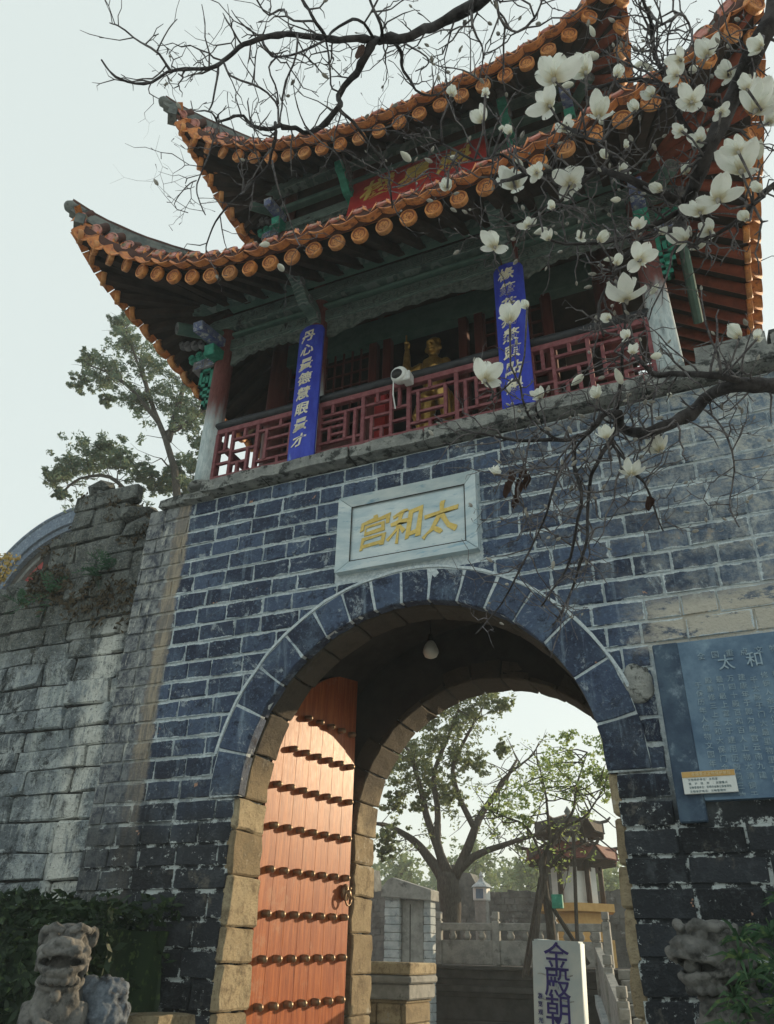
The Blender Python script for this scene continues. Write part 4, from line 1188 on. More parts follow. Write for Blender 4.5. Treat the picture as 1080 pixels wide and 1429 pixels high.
tube(bm, [(-.08, 0, .85), (-.10, -.02, .45), (-.09, .0, .08)], [.13, .085, .055], 8); ball(bm, (-.09, -.06, .05), (.055, .12, .05))
tube(bm, [(.08, 0, .85), (.18, -.20, .72), (.20, -.12, .42), (.18, .02, .26)], [.13, .095, .07, .05], 8); ball(bm, (.18, -.02, .22), (.05, .11, .05))
tube(bm, [(-.2, -.03, .86), (0, -.17, .84), (.2, -.03, .86)], .04, 6)
tube(bm, [(-.17, .02, .9), (-.24, -.02, .6), (-.20, .04, .35)], [.05, .06, .03], 6)
tube(bm, [(.17, .05, .9), (.26, .05, .6), (.30, .06, .30)], [.05, .06, .03], 6)
sculpt('body', bm, .013, M['gold'], st, 2)
bm = B(); tube(bm, [(-.34, -.13, 1.63), (-.33, -.15, 1.86)], .012, 6); obj('brush', bm, M['gold'], st)
bm = B(); box(bm, (-.42, -.35, -.30), (.42, .3, .04)); bevelled(bm, .03); obj('plinth', bm, M['dark_red'], st)
bm = B(); box(bm, (-.55, -.5, FZ - fl), (.55, .45, -.3)); bevelled(bm, .03); obj('plinth', bm, M['dark_wood'], st)
# red donation box beside it
dq = P(532, 557, .5)
dbx = thing('offering_box', 'small bright red offering box behind the railing left of the statue', 'box', (dq.x, .55, FZ))
bm = B(); box(bm, (-.075, -.1, 0), (.075, .12, dq.z - FZ + .06)); bevelled(bm, .012); obj('body', bm, M['board_red'], dbx)
bm = B(); box(bm, (-.085, -.11, dq.z - FZ + .06), (.085, .13, dq.z - FZ + .08)); obj('lid', bm, M['board_red'], dbx)
# ------------------------------------------------------------------ old rampart on the left
ramp = thing('old_rampart', 'weathered rubble stone rampart with a broken merlon left of the gate', 'wall', (0, 0, 0))
RY = .25
prof_t = [(-12, 5.6), (-6.05, 5.68), (-5.46, 5.80), (-5.45, 6.22), (-5.23, 6.43), (-4.97, 6.58), (-4.93, 7.0), (-4.80, 7.15), (-4.55, 7.02), (-4.26, 6.86), (-3.9, 6.32), (-3.44, 6.25)]
def top_at(x):
    for (x0, z0), (x1, z1) in zip(prof_t, prof_t[1:]):
        if x0 <= x <= x1: return z0 + (z1 - z0) * (x - x0) / (x1 - x0)
    return 5.6
bm = B(); prism(bm, [(-12, 0)] + [(x, z - .06) for x, z in prof_t] + [(-3.44, 0)], RY + .05, RY + 1.1, XZ)
bmesh.ops.recalc_face_normals(bm, faces=bm.faces[:])
obj('wall_core', bm, M['dark_stone'], ramp)
def rubble_mesh(seed, L=.5, H=.28):
    random.seed(seed); bm = B()
    box(bm, (-L / 2, 0, -H / 2), (L / 2, .16, H / 2)); 
    bmesh.ops.bevel(bm, geom=[e for e in bm.edges if all(v.co.y < .01 for v in e.verts) or abs(e.verts[0].co.y - e.verts[1].co.y) > .1], offset=.020, segments=1, affect='EDGES')
    f = [f for f in bm.faces if f.normal.y < -.9 and f.calc_area() > .05]
    bm.normal_update()
    big = max(bm.faces, key=lambda f: f.calc_area() if abs(f.normal.y) > .9 and f.calc_center_median().y < .05 else 0)
    bmesh.ops.poke(bm, faces=[big])
    for v in bm.verts:
        if v.co.y < .08: v.co += Vector((random.uniform(-.020, .020), random.uniform(-.018, .016), random.uniform(-.016, .016)))
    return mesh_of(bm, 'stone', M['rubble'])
RS = [rubble_mesh(300 + i) for i in range(12)]
random.seed(9)
z = .0; rest = B(); cnt = 0; stones = []
while z < 7.2:
    h = random.uniform(.22, .32)
    x = -12 + random.uniform(0, .4)
    while x < -3.46:
        L = min(random.uniform(.34, .72), -3.45 - x)
        if L < .1: break
        xm = x + L / 2
        if z + h * .6 < top_at(xm): stones.append((x, x + L, z, z + h))
        x += L
    z += h
stones.sort(key=seen, reverse=True)
for i, (x0, x1, z0, z1) in enumerate(stones):
    Mx = TRS(((x0 + x1) / 2, RY + random.uniform(-.03, .025), (z0 + z1) / 2), (random.uniform(-.05, .05), random.uniform(-.03, .03), random.uniform(-.05, .05)), ((x1 - x0 - .012) / .5, 1, (z1 - z0 - .012) / .28))
    me = RS[i % 12]
    if i < 290 and seen((x0, x1, z0, z1)) > 0: inst('stone', me, Mx, ramp)
    elif x1 > -8:
        t = bmesh.new(); t.from_mesh(me); t.transform(Mx); tmp = bpy.data.meshes.new('t'); t.to_mesh(tmp); t.free(); rest.from_mesh(tmp); bpy.data.meshes.remove(tmp)
if len(rest.verts):
    o = obj('stone_remainder', rest, M['rubble'], ramp); o['kind'] = 'stuff'

random.seed(41)
for k in range(46):
    x = random.uniform(-6.6, -3.6); s_ = random.uniform(.10, .22)
    bm = B(); ball(bm, (0, 0, 0), (s_ * 1.25, s_, s_ * .7), sub=1); roughen(bm, s_ * .35, 4, k)
    o = obj('loose_stone', bm, M['rubble'], ramp); o.matrix_local = TRS((x, RY + random.uniform(.02, .35), top_at(x) - .06 + random.uniform(-.05, .05)), (random.uniform(-.4, .4), random.uniform(-.4, .4), random.random() * 6))
# ------------------------------------------------------------------ foliage helpers
def leafy(bm, c, r, n, size, rng, flat=1.0, asp=1.6, droop=0.0, shell=.35):
    c = Vector(c)
    for _ in range(n):
        d = Vector((rng.gauss(0, 1), rng.gauss(0, 1), rng.gauss(0, 1)))
        if d.length < 1e-4: continue
        d.normalize(); d *= r * (shell + (1 - shell) * rng.random()) ; d.z *= flat
        p = c + d
        a = Vector((rng.gauss(0, 1), rng.gauss(0, 1), rng.gauss(0, .7) - droop)).normalized()
        b = a.cross(Vector((rng.gauss(0, 1), rng.gauss(0, 1), rng.gauss(0, 1)))).normalized()
        s = size * rng.uniform(.6, 1.3); a *= s * asp * .5; b *= s * .5
        bm.faces.new([bm.verts.new(p - a), bm.verts.new(p + b * .9 - a * .1), bm.verts.new(p + a), bm.verts.new(p - b * .9 + a * .1)])
def clumps(bm, c, r, n_sub, n_leaf, size, rng, flat=.8, **k):
    """a bough: small leaf tufts scattered in a volume, leaving gaps"""
    for _ in range(n_sub):
        d = Vector((rng.gauss(0, .5), rng.gauss(0, .5), rng.gauss(0, .5) * flat)) * r
        leafy(bm, Vector(c) + d, r * rng.uniform(.16, .34), n_leaf, size, rng, flat=.75, **k)
def limb(bm, pts, r0, r1, n=8):
    path = smooth_path(pts, max(.08, (Vector(pts[0]) - Vector(pts[-1])).length / 14)) if len(pts) > 2 else pts
    m = len(path)
    path = [p + noise.noise_vector(p * 1.7) * r1 * .8 for p in map(Vector, path)]
    tube(bm, path, [r0 + (r1 - r0) * i / (m - 1) for i in range(m)], n)
    return path
def twigs(bm, path, n, L, rng, r=.012, up=.2, start=.3):
    ends = []
    for _ in range(n):
        p = path[rng.randrange(int(len(path) * start), len(path))].copy()
        d = Vector((rng.gauss(0, 1), rng.gauss(0, 1), rng.gauss(up, .7))).normalized()
        pts = [p]
        for k in range(4):
            d = (d + Vector((rng.gauss(0, .35), rng.gauss(0, .35), rng.gauss(0, .3)))).normalized()
            p = p + d * L / 4 * rng.uniform(.7, 1.3); pts.append(p)
        tube(bm, pts, [r * (1 - .2 * k) for k in range(5)], 4); ends += pts[2:]
    return ends

# pine behind the rampart
rng = random.Random(31)
pt = P(246, 700, 8.0)
pine = thing('pine_tree', 'tall open pine with blue green needles rising behind the old rampart', 'tree', (pt.x, 8.0, 0))
off = -Vector((pt.x, 8.0, 0))
bm = B()
PL = lambda px, py, y: P(px, py, y) + off
tr = limb(bm, [Vector((.25, 0, 0)), PL(262, 900, 8.0), PL(246, 690, 8), PL(240, 640, 8), PL(222, 590, 8), PL(205, 545, 8.1), PL(195, 500, 8)], .24, .05)
l1 = limb(bm, [PL(252, 800, 8), PL(200, 720, 7.4), PL(175, 685, 7.2), PL(150, 665, 7.1), PL(110, 668, 7.0), PL(85, 690, 7)], .10, .03)
l2 = limb(bm, [PL(235, 615, 8), PL(250, 560, 8.3), PL(268, 500, 8.6), PL(280, 450, 8.8)], .10, .03)
l3 = limb(bm, [PL(222, 590, 8), PL(180, 540, 7.6), PL(150, 520, 7.4), PL(125, 510, 7.3)], .08, .02)
l4 = limb(bm, [PL(232, 605, 8), PL(262, 590, 8.2), PL(300, 560, 8.5)], .09, .02)
l5 = limb(bm, [PL(210, 560, 8), PL(190, 500, 8), PL(175, 460, 8)], .06, .02)
l6 = limb(bm, [PL(248, 690, 8), PL(240, 660, 8.4), PL(225, 640, 8.2)], .06, .02)
fol = B()
for path, n in ((tr, 26), (l1, 30), (l2, 26), (l3, 24), (l4, 18), (l5, 20), (l6, 10)):
    for e in twigs(bm, path, n, 1.0, rng, .014, .1, .35): 
        if rng.random() < .25: leafy(fol, e, .14, 22, .055, rng, asp=2.4)
obj('trunk', bm, M['bark'], pine, True)
for px, py, y, r in ((130, 640, 7, 42), (95, 655, 7, 34), (155, 625, 7.2, 30), (75, 665, 7, 22), (85, 690, 7, 14), (170, 645, 7.2, 26), (200, 660, 7.6, 26),
                     (150, 520, 7.5, 46), (125, 500, 7.4, 26), (115, 535, 7.4, 24), (185, 480, 8, 42), (170, 455, 8, 28), (215, 510, 8, 44), (240, 555, 8.2, 46), (262, 590, 8.3, 36), (190, 560, 7.8, 34), (255, 480, 8.6, 42),
                     (270, 530, 8.6, 40), (290, 570, 8.7, 34), (225, 680, 8.2, 26), (245, 660, 8.4, 32), (275, 650, 8.5, 34), (265, 690, 8.5, 30), (150, 560, 7.6, 18), (180, 440, 8.2, 16), (285, 620, 8.6, 30)):
    c = PL(px, py, y); rr = r / 66
    clumps(fol, c, rr, int(20 + r / 1.1), 38, .046, rng, flat=.75, asp=2.6)
obj('crown', fol, M['pine_leaf'], pine)

# ------------------------------------------------------------------ round-gabled hall far left
hc = P(88, 842, 9.0)
hall = thing('round_gabled_hall', 'red walled hall with a rounded blue grey tiled gable behind the rampart', 'building', (hc.x, 9.0, 0))
hz = hc.z
def arc_band(bm, r0, r1, y0, y1, a0=radians(8), a1=radians(172), n=26):
    prev = None
    for k in range(n + 1):
        a = a0 + (a1 - a0) * k / n
        row = [bm.verts.new((r * cos(a) * 1.12, y, hz + r * sin(a))) for r, y in ((r0, y0), (r1, y0), (r1, y1), (r0, y1))]
        if prev:
            for q in range(4): bm.faces.new((prev[q], prev[(q + 1) % 4], row[(q + 1) % 4], row[q]))
        else: bm.faces.new(row)
        prev = row
    bm.faces.new(prev[::-1]); bmesh.ops.recalc_face_normals(bm, faces=bm.faces[:])
R0 = (P(88, 724, 9.0) - hc).length
bm = B(); prism(bm, [(-R0 * .66 * 1.12, -hz + hz), (R0 * .66 * 1.12, 0)] + [(R0 * .66 * 1.12 * cos(a), hz + R0 * .66 * sin(a)) for a in [radians(5 + 170 * k / 20) for k in range(21)]], .1, 5.5, XZ)
bmesh.ops.recalc_face_normals(bm, faces=bm.faces[:])
obj('wall', bm, M['red_wall'], hall)
for r0, r1, y0, mt, nm in ((.665, .70, -.02, 'ridge', 'gable_moulding'), (.705, .78, .04, 'dark_stone', 'gable_moulding'), (.785, .84, -.12, 'blue_tile', 'gable_moulding'), (.845, 1.0, -.20, 'blue_tile', 'roof_edge')):
    bm = B(); arc_band(bm, R0 * r0, R0 * r1, y0, 5.6); obj(nm, bm, M[mt], hall)
bm = B(); tube(bm, [(R0 * 1.12 * 1.0 * cos(a), -.18, hz + R0 * 1.0 * sin(a)) for a in [radians(8 + 164 * k / 30) for k in range(31)]], .07, 8); obj('roof_roll', bm, M['blue_tile'], hall, True)

# ------------------------------------------------------------------ plants on the rampart
rng = random.Random(8)
bm = B()
for _ in range(380):
    x = rng.uniform(-8, -3.6); zt = top_at(x)
    if x > -5.5 and rng.random() < .38: 
        zz = 5.75 - (x + 5.5) * .30 + rng.gauss(0, .16)
        p = Vector((x, RY - .02, zz))
    else: p = Vector((x, rng.uniform(RY - .05, RY + .6), zt - rng.uniform(.0, .45)))
    if p.y > RY + .02: p.z = zt
    for _k in range(10):
        d = Vector((rng.gauss(0, .6), rng.uniform(-.8, .1), rng.uniform(-.6, .9))).normalized() * rng.uniform(.03, .11)
        w = d.cross(Vector((rng.random(), rng.random(), rng.random()))).normalized() * .008
        q = p + Vector((rng.gauss(0, .06), 0, rng.gauss(0, .05)))
        bm.faces.new([bm.verts.new(q - w), bm.verts.new(q + w), bm.verts.new(q + d * .6 + w * .8 + Vector((0, 0, .02))), bm.verts.new(q + d - Vector((0, 0, .03)))])
tag(obj('wall_moss', bm, M['moss']), 'dry brown moss and creeping growth hanging over the rampart top', 'moss', kind='stuff')
def fern(p, L, n, label, mat='fern_leaf', lean=(0, -.6, .3)):
    t = thing('fern', label, 'fern', p, 0)
    for k in range(n):
        bm = B()
        d = (Vector(lean) + Vector((rng.gauss(0, .6), rng.gauss(0, .3), rng.gauss(0, .5)))).normalized()
        pts = [d * L * f + Vector((0, 0, -.35 * L * f * f)) for f in [j / 7 for j in range(8)]]
        tube(bm, pts, .004, 3)
        s = d.cross(Vector((0, 0, 1))).normalized()
        for j in range(1, 8):
            for sg in (-1, 1):
                w = s * sg * L * .22 * sin(pi * (j / 8) ** .7) + d * L * .08
                bm.faces.new([bm.verts.new(pts[j]), bm.verts.new(pts[j] + w * .5 + d * .012), bm.verts.new(pts[j] + w), bm.verts.new(pts[j] + w * .5 - d * .014)])
        obj('frond', bm, M[mat], t)
for (px, py, L, n, lab) in ((150, 795, .38, 9, 'bright green fern sprouting highest up the rampart face beside the tan stripe'), (135, 805, .26, 6, 'smaller green fern just below the bright fern on the rampart'),
                            (70, 830, .42, 7, 'pale drooping fern hanging from the mossy rampart top'), (28, 845, .3, 6, 'leftmost fern tuft low on the mossy rampart top')):
    fern(P(px, py, RY - .03), L, n, lab)
p = P(-6, 800, .6)
sh = thing('yellow_shrub', 'yellowing shrub growing on the rampart top at the far left', 'shrub', (p.x, .6, p.z - .5))
bm = B(); st_ = B()
for k in range(6):
    d = Vector((rng.gauss(0, .2), rng.gauss(0, .2), rng.uniform(.4, .95))); tube(st_, [(0, 0, 0), d * .5 + Vector((.03, 0, 0)), d], [.014, .01, .005], 4)
    leafy(bm, d, .13, 26, .05, rng); leafy(bm, d * .6, .12, 14, .05, rng)
obj('stem', st_, M['bark'], sh); obj('foliage', bm, M['yellow_leaf'], sh)

# ------------------------------------------------------------------ guardian lions
def lion(name, label, loc, rz, s, ball_mouth, plume):
    t = thing(name, label, 'lion statue', loc, rz, 'stone lions before the gate')
    bm = B()
    # haunches, trunk, chest, fore legs (facing -y), sitting on z=0
    ball(bm, (-.17, .20, .20), (.17, .26, .21)); ball(bm, (.17, .20, .20), (.17, .26, .21))
    tube(bm, [(0, .22, .20), (0, .12, .42), (0, -.02, .62), (0, -.07, .80)], [.24, .235, .22, .19], 12)
    ball(bm, (0, -.13, .60), (.20, .16, .22)); ball(bm, (-.10, -.17, .66), (.10, .09, .11)); ball(bm, (.10, -.17, .66), (.10, .09, .11))
    for sx in (-1, 1):
        tube(bm, [(sx * .17, -.08, .62), (sx * .19, -.20, .36), (sx * .18, -.24, .10)], [.115, .085, .075], 10)
        ball(bm, (sx * .18, -.30, .06), (.095, .13, .065))
        for q in (-1, 0, 1): ball(bm, (sx * .18 + q * .05, -.40, .05), (.032, .045, .045))
        ball(bm, (sx * .20, -.08, .07), (.09, .16, .07))
    # collar with bell
    tube(bm, [(.185 * cos(a), -.10 + .175 * sin(a), .80 + .05 * sin(a)) for a in [2 * pi * k / 20 for k in range(21)]], .026, 8)
    ball(bm, (0, -.30, .70), .05); tube(bm, [(0, -.27, .78), (0, -.30, .72)], .025, 6)
    # scarf folds and paws on the chest
    tube(bm, [(-.16, -.22, .62), (-.08, -.30, .50), (.06, -.32, .44), (.16, -.24, .42)], [.045, .05, .05, .04], 8)
    # head: flat skull, heavy brow, broad muzzle, open jaw
    H = Vector((0, -.14, 1.05))
    ball(bm, H + Vector((0, .02, .02)), (.205, .19, .19), sub=3)
    ball(bm, H + Vector((0, -.17, .02)), (.165, .16, .085), sub=3); ball(bm, H + Vector((0, -.285, .055)), (.085, .055, .048))
    for sx in (-1, 1):
        ball(bm, H + Vector((sx * .052, -.315, .045)), (.036, .03, .028)); ball(bm, H + Vector((sx * .10, -.29, -.005)), (.075, .06, .045))
        ball(bm, H + Vector((sx * .105, -.185, .105)), (.045, .045, .04))
        tube(bm, [H + Vector((sx * .02, -.235, .135)), H + Vector((sx * .10, -.225, .175)), H + Vector((sx * .19, -.12, .14)), H + Vector((sx * .21, -.03, .17))], [.030, .040, .034, .022], 8)
        ball(bm, H + Vector((sx * .225, .01, .10)), (.035, .05, .085)); ball(bm, H + Vector((sx * .175, -.12, -.02)), (.055, .08, .06))
        tube(bm, [H + Vector((sx * .0, -.335, -.02)), H + Vector((sx * .10, -.315, -.035)), H + Vector((sx * .175, -.20, -.055)), H + Vector((sx * .185, -.12, -.10))], [.022, .028, .028, .024], 8)
    ball(bm, H + Vector((0, -.15, -.185)), (.15, .145, .045), sub=3)
    ball(bm, H + Vector((0, -.02, -.12)), (.16, .14, .12))
    for sx in (-1, 1):
        tube(bm, [H + Vector((0, -.285, -.165)), H + Vector((sx * .10, -.255, -.155)), H + Vector((sx * .165, -.14, -.14)), H + Vector((sx * .17, -.06, -.12))], [.026, .028, .028, .026], 8)
        ball(bm, H + Vector((sx * .085, -.29, -.065)), (.013, .013, .028)); ball(bm, H + Vector((sx * .085, -.255, -.135)), (.012, .012, .024))
        # spiral cheek curl
        tube(bm, [H + Vector((sx * .205, -.05 + .062 * (1 - k / 15) * cos(k * .75), -.125 + .062 * (1 - k / 15) * sin(k * .75))) for k in range(14)], .020, 6)
    for z_, rr, n_ in ((.12, .165, 7), (.03, .20, 8), (-.07, .205, 8), (-.16, .185, 8)):
        for k in range(n_):
            a = radians(28) + radians(124) * k / (n_ - 1)
            ball(bm, H + Vector((rr * cos(a), .03 + rr * .95 * sin(a), z_)), .043, sub=2)
    for k in range(7):
        a = radians(198 + 144 * k / 6); ball(bm, H + Vector((.150 * cos(a), -.06 + .175 * sin(a), -.235)), .040, sub=2)
    sculpt('body', bm, .010, M['lion'], t, 2, .004, 30)
    if ball_mouth:
        bm = B(); ball(bm, H + Vector((.0, -.225, -.095)), .060); obj('mouth_ball', bm, M['lion'], t, True)
    if plume:
        bm = B()
        for dx, dy, dz, r in ((0, 0, 0, .20), (.10, .0, .06, .13), (-.10, 0, .06, .14), (.04, -.08, -.12, .16), (.13, 0, -.10, .14), (-.10, .0, -.20, .17), (.02, .05, -.32, .18), (-.10, .06, -.48, .18), (.06, .0, -.50, .16)):
            ball(bm, (plume[0] + dx, plume[1] + dy, plume[2] + dz), r)
        sculpt('tail_plume', bm, .014, M['plume'], t, 2, .022, 16)
    bm = B(); box(bm, (-.36, -.48, -.07), (.36, .48, .0)); bevelled(bm, .012); obj('slab', bm, M['lion'], t)
    bm = B(); box(bm, (-.42, -.54, -.50), (.42, .54, -.07)); bevelled(bm, .02); obj('pedestal', bm, M['grey_stone'], t)
    t.scale = (s, s, s)
    return t
lp_ = P(84, 1284, -1.15)
lion('stone_lion', 'weathered stone guardian lion facing outward in front of the dark hedge left of the gate', (lp_.x + .04, -1.05, lp_.z - 1.28 * .86), radians(38), .86, False, (.37, .08, .66))
rp_ = P(985, 1278, -.95)
lion('stone_lion', 'stone guardian lion with a ball in its open mouth, right of the gate', (rp_.x + .10, -.85, rp_.z - 1.28 * .80), radians(-46), .80, True, None)
for sx, (xa, ya) in ((0, (lp_.x + .04, -1.05)), (1, (rp_.x + .10, -.85))):
    pd = thing('lion_plinth', 'tall stone plinth under the lion ' + ('left' if sx == 0 else 'right') + ' of the gate', 'plinth', (xa, ya, 0), radians(38 if sx == 0 else -46))
    hgt = (lp_.z - 1.28 * .86 if sx == 0 else rp_.z - 1.28 * .80) - .50 * (.86 if sx == 0 else .80) - .004
    if hgt > .05:
        bm = B(); box(bm, (-.5, -.6, 0), (.5, .6, hgt)); bevelled(bm, .02); obj('block', bm, M['grey_stone'], pd)
    else: bpy.data.objects.remove(pd)
p = P(210, 1408, -.35)
blk = thing('stone_block', 'tan weathered block jutting from the wall foot beside the left lion', 'block', (p.x, -.35, p.z - .2))
bm = B(); box(bm, (-.20, -.12, -.25), (.20, .34, .16)); bmesh.ops.subdivide_edges(bm, edges=bm.edges[:], cuts=3); roughen(bm, .035, 5, 2); obj('block', bm, M['tan'], blk)
bm = B(); box(bm, (-.3, -.2, -(p.z - .2)), (.3, .34, -.255)); obj('base', bm, M['dark_stone'], blk)

# hedge and bush
rng = random.Random(17)
hd = thing('clipped_hedge', 'dark clipped hedge against the rampart behind the left lion', 'hedge', (-3.9, -.5, 0))
bm = B()
for _ in range(5200):
    x = rng.uniform(-1.9, 1.75); y = rng.uniform(-.42, .5); z = rng.uniform(.2, 1.86 + .08 * sin(x * 4) + (.03 * x))
    if rng.random() < .5: y = -.42 + rng.random() * .12
    elif rng.random() < .5: z = 1.78 + .08 * sin(x * 4) + rng.uniform(-.04, .14)
    leafy(bm, (x, y, z), .05, 2, .05, rng, asp=2.2)
obj('foliage', bm, M['hedge_leaf'], hd)
bm = B(); box(bm, (-1.8, -.34, 0), (1.65, .45, 1.70)); bmesh.ops.subdivide_edges(bm, edges=bm.edges[:], cuts=8); roughen(bm, .07, 4, 1); obj('twig_mass', bm, M['hedge_leaf'], hd)
bs = thing('strap_leaved_bush', 'dense bush of long narrow green leaves right of the right lion', 'bush', (2.74, -.95, 0))
bm = B(); stm = B()
for k in range(190):
    c = Vector((rng.uniform(-.34, .9), rng.uniform(-.5, .6), rng.uniform(.5, 1.98 - .25 * rng.random())))
    if k % 6 == 0: tube(stm, [(c.x * .4 + .1, c.y * .4, 0), (c.x * .8, c.y * .8, c.z * .5), c], [.02, .015, .008], 5)
    for j in range(20):
        d = Vector((rng.gauss(0, .7), rng.gauss(0, .7), rng.uniform(-.15, 1.0))).normalized(); L = rng.uniform(.10, .20)
        w = d.cross(Vector((rng.gauss(0, 1), rng.gauss(0, 1), .2))).normalized() * .0095
        q1 = c + d * L * .5; q2 = c + d * L + Vector((0, 0, -.05))
        v = [bm.verts.new(c - w * .6), bm.verts.new(c + w * .6), bm.verts.new(q1 + w), bm.verts.new(q1 - w), bm.verts.new(q2)]
        bm.faces.new((v[0], v[1], v[2], v[3])); bm.faces.new((v[3], v[2], v[4]))
obj('foliage', bm, M['strap_leaf'], bs); obj('stem', stm, M['bark'], bs)
# ------------------------------------------------------------------ courtyard seen through the arch
sheet('court_floor', [(-14, 5.3, .004), (10, 5.3, .004), (10, 30, .004), (-14, 30, .004)], M['paving'])
TZ = 1.42; TY = 13.6
xl = P(592, 1345, TY).x
ter = thing('court_terrace', 'dark moulded stone terrace base beyond the arch carrying a balustrade', 'terrace', (0, TY, 0))
x_r = 1.2
for (z0, z1, d) in ((0, .20, -.28), (.20, .34, -.16), (.34, .80, 0), (.80, .90, -.10), (.90, 1.02, -.2), (1.02, 1.16, -.06), (1.16, TZ - .08, -.14), (TZ - .08, TZ, -.26)):
    bm = B(); box(bm, (xl + d, d, z0), (x_r, 9, z1 - .002)); bevelled(bm, .014); roughen(bm, .004, 3)
    obj('moulding' if d else 'wall', bm, M['dark_stone'], ter)
bl = thing('terrace_balustrade', 'grey stone balustrade with carved panels along the terrace edge', 'balustrade', (0, TY, TZ))
zt = P(650, 1288, TY).z - TZ
posts = [P(px, 1285, TY).x for px in (612, 692, 772, 845)]
def newel(bm_name, x, y, h, parent, z=0.0):
    bm = B(); box(bm, (x - .085, y - .085, z), (x + .085, y + .085, z + h)); bevelled(bm, .012)
    o = obj('post', bm, M['grey_stone'], parent)
    bm = B(); box(bm, (x - .06, y - .06, z + h + .001), (x + .06, y + .06, z + h + .04)); box(bm, (x - .075, y - .075, z + h + .042), (x + .075, y + .075, z + h + .20)); bevelled(bm, .01)
    obj('post_head', bm, M['grey_stone'], o)
for x in posts: newel('post', x, 0, zt + .04, bl)
for a, b in zip(posts, posts[1:]):
    bm = B(); box(bm, (a + .088, -.06, zt - .16), (b - .088, .06, zt)); bevelled(bm, .012); obj('rail', bm, M['grey_stone'], bl)
    bm = B(); box(bm, (a + .088, -.045, .02), (b - .088, .045, zt - .36)); bevelled(bm, .01); obj('panel', bm, M['grey_stone'], bl)
    for k in range(3):
        xx = a + (b - a) * (k + 1) / 4
        bm = B(); lathe(bm, [(.05, zt - .36), (.09, zt - .31), (.10, zt - .26), (.06, zt - .20), (.08, zt - .162)], 10, Matrix.Translation((xx, 0, 0))); obj('vase_support', bm, M['grey_stone'], bl, True)
# stair flank on the right: raking balustrade
sr = thing('stair_balustrade', 'pale raking stone balustrade beside the steps at the right jamb', 'balustrade', (0, 0, 0))
pa, pb = P(834, 1322, 12.6), P(872, 1412, 7.6)
bm = B()
n = 5
def rake(bm, w, zlo, zhi, lo_z=None):
    d = (pb - pa); s = Vector((d.y, -d.x, 0)).normalized() * w
    vs = []
    for p in (pa, pb):
        for sg in (-1, 1):
            for dz in (zlo, zhi): vs.append(bm.verts.new(p + s * sg + Vector((0, 0, dz))))
    for q in ((0, 1, 3, 2), (4, 6, 7, 5), (0, 4, 5, 1), (2, 3, 7, 6), (0, 2, 6, 4), (1, 5, 7, 3)): bm.faces.new([vs[i] for i in q])
rake(bm, .07, -.10, .03); bmesh.ops.recalc_face_normals(bm, faces=bm.faces[:]); obj('rail', bm, M['grey_stone'], sr)
bm = B(); rake(bm, .05, -.85, -.16); bmesh.ops.recalc_face_normals(bm, faces=bm.faces[:]); obj('panel', bm, M['grey_stone'], sr)
bm = B(); rake(bm, .16, -1.05, -.86); bmesh.ops.recalc_face_normals(bm, faces=bm.faces[:]); obj('string_stone', bm, M['pale_brick'], sr)
for f in (0.02, .5, .97):
    p = pa.lerp(pb, f); newel('post', p.x, p.y, .95, sr, p.z - .85)
st8 = thing('court_steps', 'stone steps climbing to the terrace between the raking balustrades', 'steps', (0, 0, 0))
for k in range(8):
    bm = B(); zz = TZ * (k + 1) / 8.0; yy = 7.9 + k * .68
    xx = pb.x + (pa.x - pb.x) * k / 8
    box(bm, (xx + .2, yy, zz - .18), (xx + 2.4, TY, zz)); bevelled(bm, .012); obj('step', bm, M['grey_stone'], st8)
# dark newel and rake on the left of the terrace
ln = thing('dark_newel', 'dark carved newel with a raking rail at the left end of the terrace', 'newel', (0, 0, 0))
pn_ = P(577, 1345, 12.8); zt_ = P(577, 1303, 12.8).z
bm = B(); box(bm, (pn_.x - .10, 12.7, 0), (pn_.x + .10, 12.9, pn_.z + .05)); bevelled(bm, .01); obj('post', bm, M['dark_stone'], ln)
bm = B(); h = zt_ - pn_.z - .05
lathe(bm, [(.10, 0), (.06, h * .1), (.11, h * .3), (.12, h * .45), (.06, h * .6), (.09, h * .75), (.03, h * .95), (.004, h)], 12, Matrix.Translation((pn_.x, 12.8, pn_.z + .05))); obj('finial', bm, M['dark_stone'], ln, True)
bm = B(); a, b = P(556, 1352, 12.5), P(603, 1312, 13.3); d = (b - a).normalized()
for k in range(1): tube(bm, [a - d * .6, a, b], [.09, .09, .08], 6)
obj('rail', bm, M['dark_stone'], ln)

# pedestal just beyond the rear arch
py_ = 4.4
p0, p1 = P(516, 1340, py_), P(577, 1343, py_)
pd = thing('stone_pedestal', 'warm stone pedestal with a heavy cornice just beyond the rear arch', 'pedestal', (0, py_, 0))
zt_ = P(577, 1343, py_).z; xr = p1.x
for (z0, z1, d, mt) in ((0, .35, .0, 'tan'), (zt_ - .46, zt_ - .42, .0, 'tan'), (zt_ - .42, zt_ - .24, .06, 'grey_stone'), (zt_ - .24, zt_ - .15, .10, 'grey_stone'), (zt_ - .145, zt_, .085, 'tan')):
    bm = B(); box(bm, (xr - 1.3, -d, z0), (xr - .10 + d, .9, z1 - .003)); bevelled(bm, .02 if z1 - z0 > .06 else .008); roughen(bm, .008, 5); obj('course', bm, M[mt], pd)
z = .353; random.seed(2)
zz = zt_ - .462
for r in range(3):
    h = (zz - z) / 3
    x = xr - 1.3 + random.uniform(0, .2)
    while x < xr - .10:
        L = min(random.uniform(.28, .42), xr - .10 - x)
        bm = B(); box(bm, (x + .005, -.0, z + r * h + .004), (x + L - .005, .88, z + (r + 1) * h - .004)); bevelled(bm, .014); roughen(bm, .008, 6, x); obj('stone', bm, M['tan'], pd); x += L

